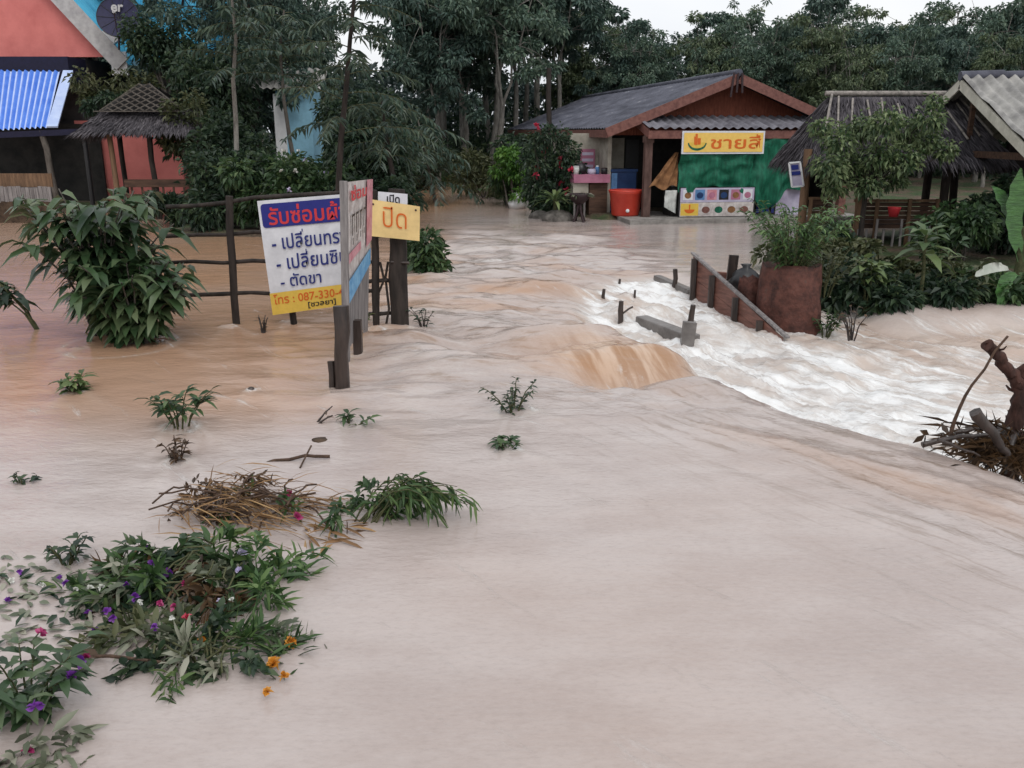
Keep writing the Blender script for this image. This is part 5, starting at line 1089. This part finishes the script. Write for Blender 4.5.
tag(mb.build('twig_tangle', M['deadleaf'], None, loc=c), 'tangle of dead brown twigs and roots caught around the tree stump', 'debris')

# ------------------------------------------------------------------ things in the water, left foreground
def W(px, py): return G(px, py)
b = W(245, 600)
t = thing('flower_heap', 'big uprooted heap of green leaves and purple flowers lying in the flood', 'flower heap', W(190, 600))
def heap(t, c, rx, ry, h, n, ll, lw, mat, name='foliage', dirx=0.6, fine=True, droop=.35):
    mb = MB(); k = max(4, n // 34); per = n // k
    for i in range(k):
        r = math.sqrt(rng.random()); a = rng.uniform(0, 2 * math.pi); o = np.array([r * math.cos(a) * rx, r * math.sin(a) * ry, h * (1 - r * r) * rng.uniform(.15, 1.15)])
        d0 = np.array([math.cos(a) * .6 + dirx + .7 * rng.normal(), math.sin(a) * .6 + .7 * rng.normal(), rng.uniform(-.05, .5)]); d0 = unit(d0); L0 = rng.uniform(.1, .3)
        tt = rng.random(per); P = c + o + d0 * (tt * L0)[:, None] + rng.normal(size=(per, 3)) * np.array([.02, .02, .012]) - np.array([0, 0, 1]) * (tt ** 2 * L0 * .4)[:, None]
        P[:, 2] = np.maximum(P[:, 2], c[2] - .02)
        D = unit(d0 * .8 + rdir(per) * .95 + np.array([0, 0, .1])); mb.leaves(P, D, rdir(per, 1.1), ll * rng.uniform(.45, 1.25, per), lw * rng.uniform(.6, 1.2, per), 0, droop * rng.uniform(.2, 1.6), fine, .18)
    return mb.build(name, mat, t)
def bloom(t, c, mat, sz, pn=9, name='flower'):
    mb = MB(); D = unit(rng.normal(size=(pn, 3)) + np.array([0, -.4, .8])); mb.leaves(np.repeat(np.array(c)[None], pn, 0), D, rdir(pn, 1), sz, sz * .85, 0, .15, True); return mb.build(name, mat, t)
def twigs(t, c, rx, ry, h, n, L, r, mat, name='stem'):
    mb = MB()
    for k in range(n):
        a = rng.uniform(0, 6.28); q = c + np.array([math.cos(a) * rx * rng.random(), math.sin(a) * ry * rng.random(), rng.uniform(.0, h)]); d = rdir(1)[0] * L * rng.uniform(.5, 1); d[2] *= .3
        mb.tube(curve(q - d / 2, q + d / 2, (0, 0, .03), 5, .01), r, 5)
    mb.build(name, mat, t)
def hp(px, py, up=0.0): return G(px, py, up)
c = W(185, 590); heap(t, c, .36, .27, .10, 420, .10, .05, M['dark'], name='shaded_foliage', dirx=0); heap(t, c, .42, .30, .20, 560, .14, .032, M['weed'], dirx=.05); heap(t, W(160, 580), .34, .24, .17, 380, .12, .038, M['bush'], name='dark_foliage', dirx=-.2)  # darkest leaves paint the shade inside the heap
heap(t, W(252, 588), .2, .18, .12, 240, .15, .026, M['fresh'], name='bright_leaves', dirx=.2); heap(t, W(150, 598), .42, .24, .14, 330, .1, .035, M['pale'], name='bruised_leaves', dirx=-.6); heap(t, c, .4, .28, .12, 260, .14, .03, M['deadleaf'], name='dead_foliage')
twigs(t, c, .4, .28, .14, 22, .3, .005, M['stem'])
for px, py, m_, sz in ((147, 540, 'purple', .035), (152, 552, 'purple', .03), (168, 563, 'purple', .042), (135, 587, 'purple', .035), (126, 575, 'purple', .028), (107, 602, 'purple', .035), (113, 608, 'purple', .028), (185, 574, 'magenta', .03), (174, 597, 'magenta', .03), (187, 607, 'red', .032), (160, 593, 'magenta', .025), (243, 543, 'lilac', .045), (239, 561, 'lilac', .035), (220, 592, 'lilac', .03), (205, 570, 'whitep', .022), (90, 578, 'whitep', .028), (75, 580, 'whitep', .025), (101, 577, 'whitep', .025), (140, 592, 'whitep', .022), (232, 590, 'whitep', .022), (66, 573, 'purple', .026), (60, 568, 'purple', .024), (172, 608, 'whitep', .02), (155, 617, 'purple', .028)):
    bloom(t, hp(px, py + 10, .11), M[m_], sz * .85)
t = thing('marigold_heap', 'lower drift of bent stems with orange marigolds beneath the purple flower heap', 'flower heap', W(215, 655)); c = W(205, 658)
heap(t, c, .34, .13, .05, 220, .09, .04, M['dark'], name='shaded_foliage', dirx=0); heap(t, c, .32, .14, .07, 300, .14, .018, M['weed'], dirx=.1); heap(t, W(170, 645), .3, .12, .07, 220, .14, .03, M['olive'], name='olive_foliage', dirx=-.3); heap(t, W(220, 640), .26, .11, .08, 200, .14, .022, M['green'], name='dark_foliage', dirx=.1); heap(t, c, .36, .15, .08, 240, .12, .028, M['pale'], name='bruised_leaves')  # dark under-leaves paint the shade within this drift
twigs(t, c, .35, .13, .08, 18, .35, .005, M['stem'])
for px, py, sz in ((203, 641, .028), (290, 642, .032), (274, 664, .042), (284, 676, .026), (268, 692, .026)): bloom(t, hp(px, py, .04), M['orange'], sz * 1.1, 14)
mb = MB(); P = np.array([hp(60, 657, .02), hp(110, 656, .05), hp(160, 662, .04), hp(200, 668, .02)]); mb.tube(P, [.006, .008, .007, .004], 6); mb.build('long_stem', M['deadstem'], t)
mb = MB(); q = hp(100, 657, .04); mb.leaves([q], [[-1, .1, .1]], [[0, -.3, 1]], .12, .06, 0, .1, True); mb.build('dark_red_leaf', M['deadleaf'], t)
stemplant('flower_plant', 'leafy plant with purple and pink blooms half sunk at the bottom corner of the flood', 'plant', W(28, 712), 14, .27, .3, 15, .13, .042, M['bush'], first=.15, droop=.6, stemr=.006, flowers=[(M['purple'], 4, .035), (M['magenta'], 3, .03)])
t = thing('washed_weed', 'flattened pale leaves with a pink bloom just below the corner flower plant', 'weed', W(40, 752)); heap(t, W(35, 755), .2, .06, .05, 110, .11, .035, M['pale'], dirx=.4); bloom(t, hp(28, 750, .03), M['magenta'], .03)
t = thing('floating_leaves', 'scattered silvery leaves and petals floating beside the purple flower heap', 'floating leaves', W(60, 615))
mb = MB(); n = 120; P = np.array([hp(rng.uniform(-5, 125), rng.uniform(555, 645), .012) for _ in range(n)]); D = rng.normal(size=(n, 3)); D[:, 2] *= .15; D[:, 0] += .8; mb.leaves(P, D, np.repeat([[0, 0, 1.0]], n, 0) + .3 * rng.normal(size=(n, 3)), rng.uniform(.05, .12, n), .028, 0, .12, True, .1); mb.build('leaf', M['pale'], t)
mb = MB(); n = 45; P = np.array([hp(rng.uniform(-5, 120), rng.uniform(560, 640), .012) for _ in range(n)]); D = rng.normal(size=(n, 3)); D[:, 2] *= .2; mb.leaves(P, D, rdir(n, 2), .09, .03, 0, .1, True); mb.build('dark_leaf', M['dark'], t)
for px, py in ((12, 580), (20, 572), (8, 600), (42, 585), (88, 613), (95, 630)): bloom(t, hp(px, py, .02), M['purple' if px % 3 else 'whitep'], .022)
# straw heap
t = thing('straw_heap', 'heap of brown bent straw and dead stems caught in the flood', 'straw heap', W(250, 515)); c = W(245, 520)
mb = MB(); n = 360; u = rng.random(n); P = c + np.stack([-.45 + .8 * u + .1 * rng.normal(size=n), rng.normal(size=n) * .17 + .08, .02 + .22 * np.exp(-((u - .38) / .3) ** 2) * rng.random(n)], 1); D = unit(np.stack([np.full(n, .9) + .4 * rng.normal(size=n), .45 * rng.normal(size=n) - .1, .22 * rng.normal(size=n) + .12], 1))
mb.leaves(P, D, rdir(n, 1), rng.uniform(.12, .4, n), .009, 0, .3, True); mb.build('straw', M['straw'], t)
heap(t, W(222, 505), .3, .2, .2, 420, .08, .022, M['deadleaf'], name='dead_leaves', dirx=0); heap(t, W(270, 515), .4, .16, .14, 120, .12, .03, M['weed'], name='green_leaves', dirx=.6); twigs(t, c, .5, .25, .18, 34, .45, .006, M['deadstem'])
for px, py in ((290, 494), (297, 517)): bloom(t, hp(px, py, .08), M['magenta'], .04)
t = thing('water_weed', 'arching clump of feathery green weed bowed over the flood beside the straw heap', 'weed', W(370, 520)); c = W(372, 520)
mb, sb = MB(), MB()
for k in range(24):
    a = rng.uniform(-.6, 1.0); L = rng.uniform(.3, .68); p_ = curve(c + np.array([rng.uniform(-.12, .08), rng.uniform(-.06, .1), -.03]), c + np.array([math.cos(a) * L, math.sin(a) * L * .5, rng.uniform(.06, .2)]), (0, 0, .14), 7, .01); sb.tube(p_, np.linspace(.006, .002, 7), 5, cap=False)
    m_ = 18; f = rng.uniform(.2, 1, m_) * 6; i0 = np.minimum(f.astype(int), 5); P = p_[i0] + (p_[i0 + 1] - p_[i0]) * (f - i0)[:, None]; tg = unit(p_[i0 + 1] - p_[i0]); D = tg * .7 + rdir(m_) * .7 + np.array([0, 0, -.35]); mb.leaves(P, D, rdir(m_, .8), rng.uniform(.06, .13, m_), .02, 0, .5, True)
mb.build('foliage', M['weed'], t); sb.build('stem', M['stem'], t)
t2 = heap(t, W(350, 518), .3, .16, .14, 230, .12, .03, M['green'], name='dark_foliage')
mb = MB(); n = 30; P = np.array([hp(rng.uniform(295, 350), rng.uniform(518, 545), .02) for _ in range(n)]); D = rng.normal(size=(n, 3)); D[:, 2] *= .2; tag_o = thing('dead_reed', 'few pale bent reeds trailing into the water below the straw heap', 'reed', W(320, 535)); mb.leaves(P, D + np.array([.9, -.3, 0]), rdir(n, 1), .2, .02, 0, .2, True); mb.build('blade', M['straw'], tag_o)
# small floaters
def small(px, py, n, h, s, nl, ll, lw, mat, name, label, lean=(0, 0), **k): return stemplant(name, label, 'plant', W(px, py), n, h, s, nl, ll, lw, M[mat], lean=lean, **k)
small(75, 391, 7, .16, .14, 10, .15, .055, 'light', 'water_sprig', 'little pale green sprig alone in the brown water below the large bush')
small(180, 428, 9, .34, .30, 11, .17, .045, 'green', 'water_plant', 'dark upright plant with pointed leaves in the water between the bush and the straw heap', first=.3)
small(178, 462, 7, .18, .14, 9, .09, .03, 'deadleaf', 'dead_tuft', 'brown withered tuft just below the pointed leaved plant', stemmat=M['deadstem'])
small(350, 424, 3, .10, .14, 8, .14, .04, 'green', 'water_sprig', 'flat green sprig in the ripples beyond the straw heap', lean=(1.2, 0))
small(312, 422, 2, .1, .12, 3, .1, .03, 'deadleaf', 'dead_sprig', 'brown broken sprig in the ripples next to the flat green sprig', lean=(1.0, 0), stemr=.012, stemmat=M['wetwood'])
small(513, 411, 11, .22, .28, 13, .08, .024, 'dark', 'water_weed', 'dark feathery weed standing alone in the mid current', first=.15)
small(506, 449, 8, .07, .10, 10, .1, .035, 'green', 'water_sprig', 'low green tuft in open water under the dark feathery weed')
small(22, 482, 4, .06, .12, 6, .08, .03, 'dark', 'water_tuft', 'tiny dark tuft at the pale water edge far from the other plants')
small(68, 563, 6, .16, .12, 8, .1, .03, 'dark', 'water_sprig', 'dark sprig of thin leaves at the upstream end of the purple flower heap')
small(263, 333, 5, .22, .10, 3, .08, .03, 'deadleaf', 'dead_sprig', 'black forked snag in the water under the banner', stemr=.012, stemmat=M['wetwood'])
small(424, 325, 7, .2, .26, 5, .12, .04, 'dark', 'drift_sprig', 'dark leafy branch end caught at the foot of the thick post', stemr=.008, stemmat=M['wetwood'])
small(360, 330, 6, .25, .16, 10, .12, .035, 'light', 'water_sprig', 'small fresh green sprig at the foot of the poster board')
mb = MB(); mb.tube(curve(W(262, 462) + (0, 0, -.02), W(330, 459) + (0, 0, .02), (0, 0, .02), 6, .01), .012, 6); mb.tube(curve(W(300, 468), W(312, 456) + (0, 0, .08), (0, 0, 0), 4), .007, 5); tag(mb.build('floating_stick', M['deadstem'], None, loc=W(262, 462)), 'thin brown stick floating above the straw heap', 'stick')
rock('stone', 'small dark stone breaking the water between the banner and the pointed plant', W(251, 390), .035, .9, 'wetwood')
rock('clod', 'flat brown clod in the water to the near side of the flat green sprig', W(320, 440), .06, .25, 'soil')

# ------------------------------------------------------------------ camera, light, sky
cam = bpy.data.cameras.new('camera'); co = bpy.data.objects.new('camera', cam); COL.objects.link(co)
co.location = (0, 0, CAMZ); co.rotation_euler = (math.pi / 2 - PITCH, 0, 0); cam.sensor_width = 36; cam.lens = FPX / 1024 * 36; cam.clip_end = 2000; scene.camera = co
SE, SA = R(52), R(160)      # sun elevation, azimuth
sun = bpy.data.lights.new('sun', 'SUN'); sun.energy = .7; sun.angle = R(25); sun.color = (1, .97, .93); so = bpy.data.objects.new('sun', sun); COL.objects.link(so)
so.rotation_euler = (math.pi / 2 - SE, 0, math.pi - SA + math.pi * 0 + R(0)); so.location = (0, 0, 30)
w = bpy.data.worlds.new('World'); scene.world = w; w.use_nodes = True; nt = w.node_tree; bgn = nt.nodes['Background']
sky = N(nt, 'ShaderNodeTexSky', sky_type='NISHITA'); sky.sun_disc = False; sky.sun_elevation = SE; sky.sun_rotation = SA; sky.air_density = 1.5; sky.dust_density = 4
hs = N(nt, 'ShaderNodeHueSaturation', Saturation=.25); L_(nt, sky.outputs[0], hs.inputs['Color']); L_(nt, hs.outputs[0], bgn.inputs[0]); bgn.inputs[1].default_value = .05
bg2 = N(nt, 'ShaderNodeBackground'); tc = N(nt, 'ShaderNodeTexCoord'); cn = N(nt, 'ShaderNodeTexNoise', Scale=2.2, Detail=4.0); mp = N(nt, 'ShaderNodeMapping'); mp.inputs['Scale'].default_value = (1, 1, 3)
L_(nt, tc.outputs['Generated'], mp.inputs[0]); L_(nt, mp.outputs[0], cn.inputs['Vector']); L_(nt, ramp(nt, cn.outputs['Fac'], [(.3, (.80, .84, .92)), (.7, (1, 1, 1))]), bg2.inputs[0]); bg2.inputs[1].default_value = .86
ad = N(nt, 'ShaderNodeAddShader'); L_(nt, bgn.outputs[0], ad.inputs[0]); L_(nt, bg2.outputs[0], ad.inputs[1]); L_(nt, ad.outputs[0], nt.nodes['World Output'].inputs[0])
scene.view_settings.view_transform = 'Standard'; scene.view_settings.look = 'None'; scene.view_settings.exposure = 0
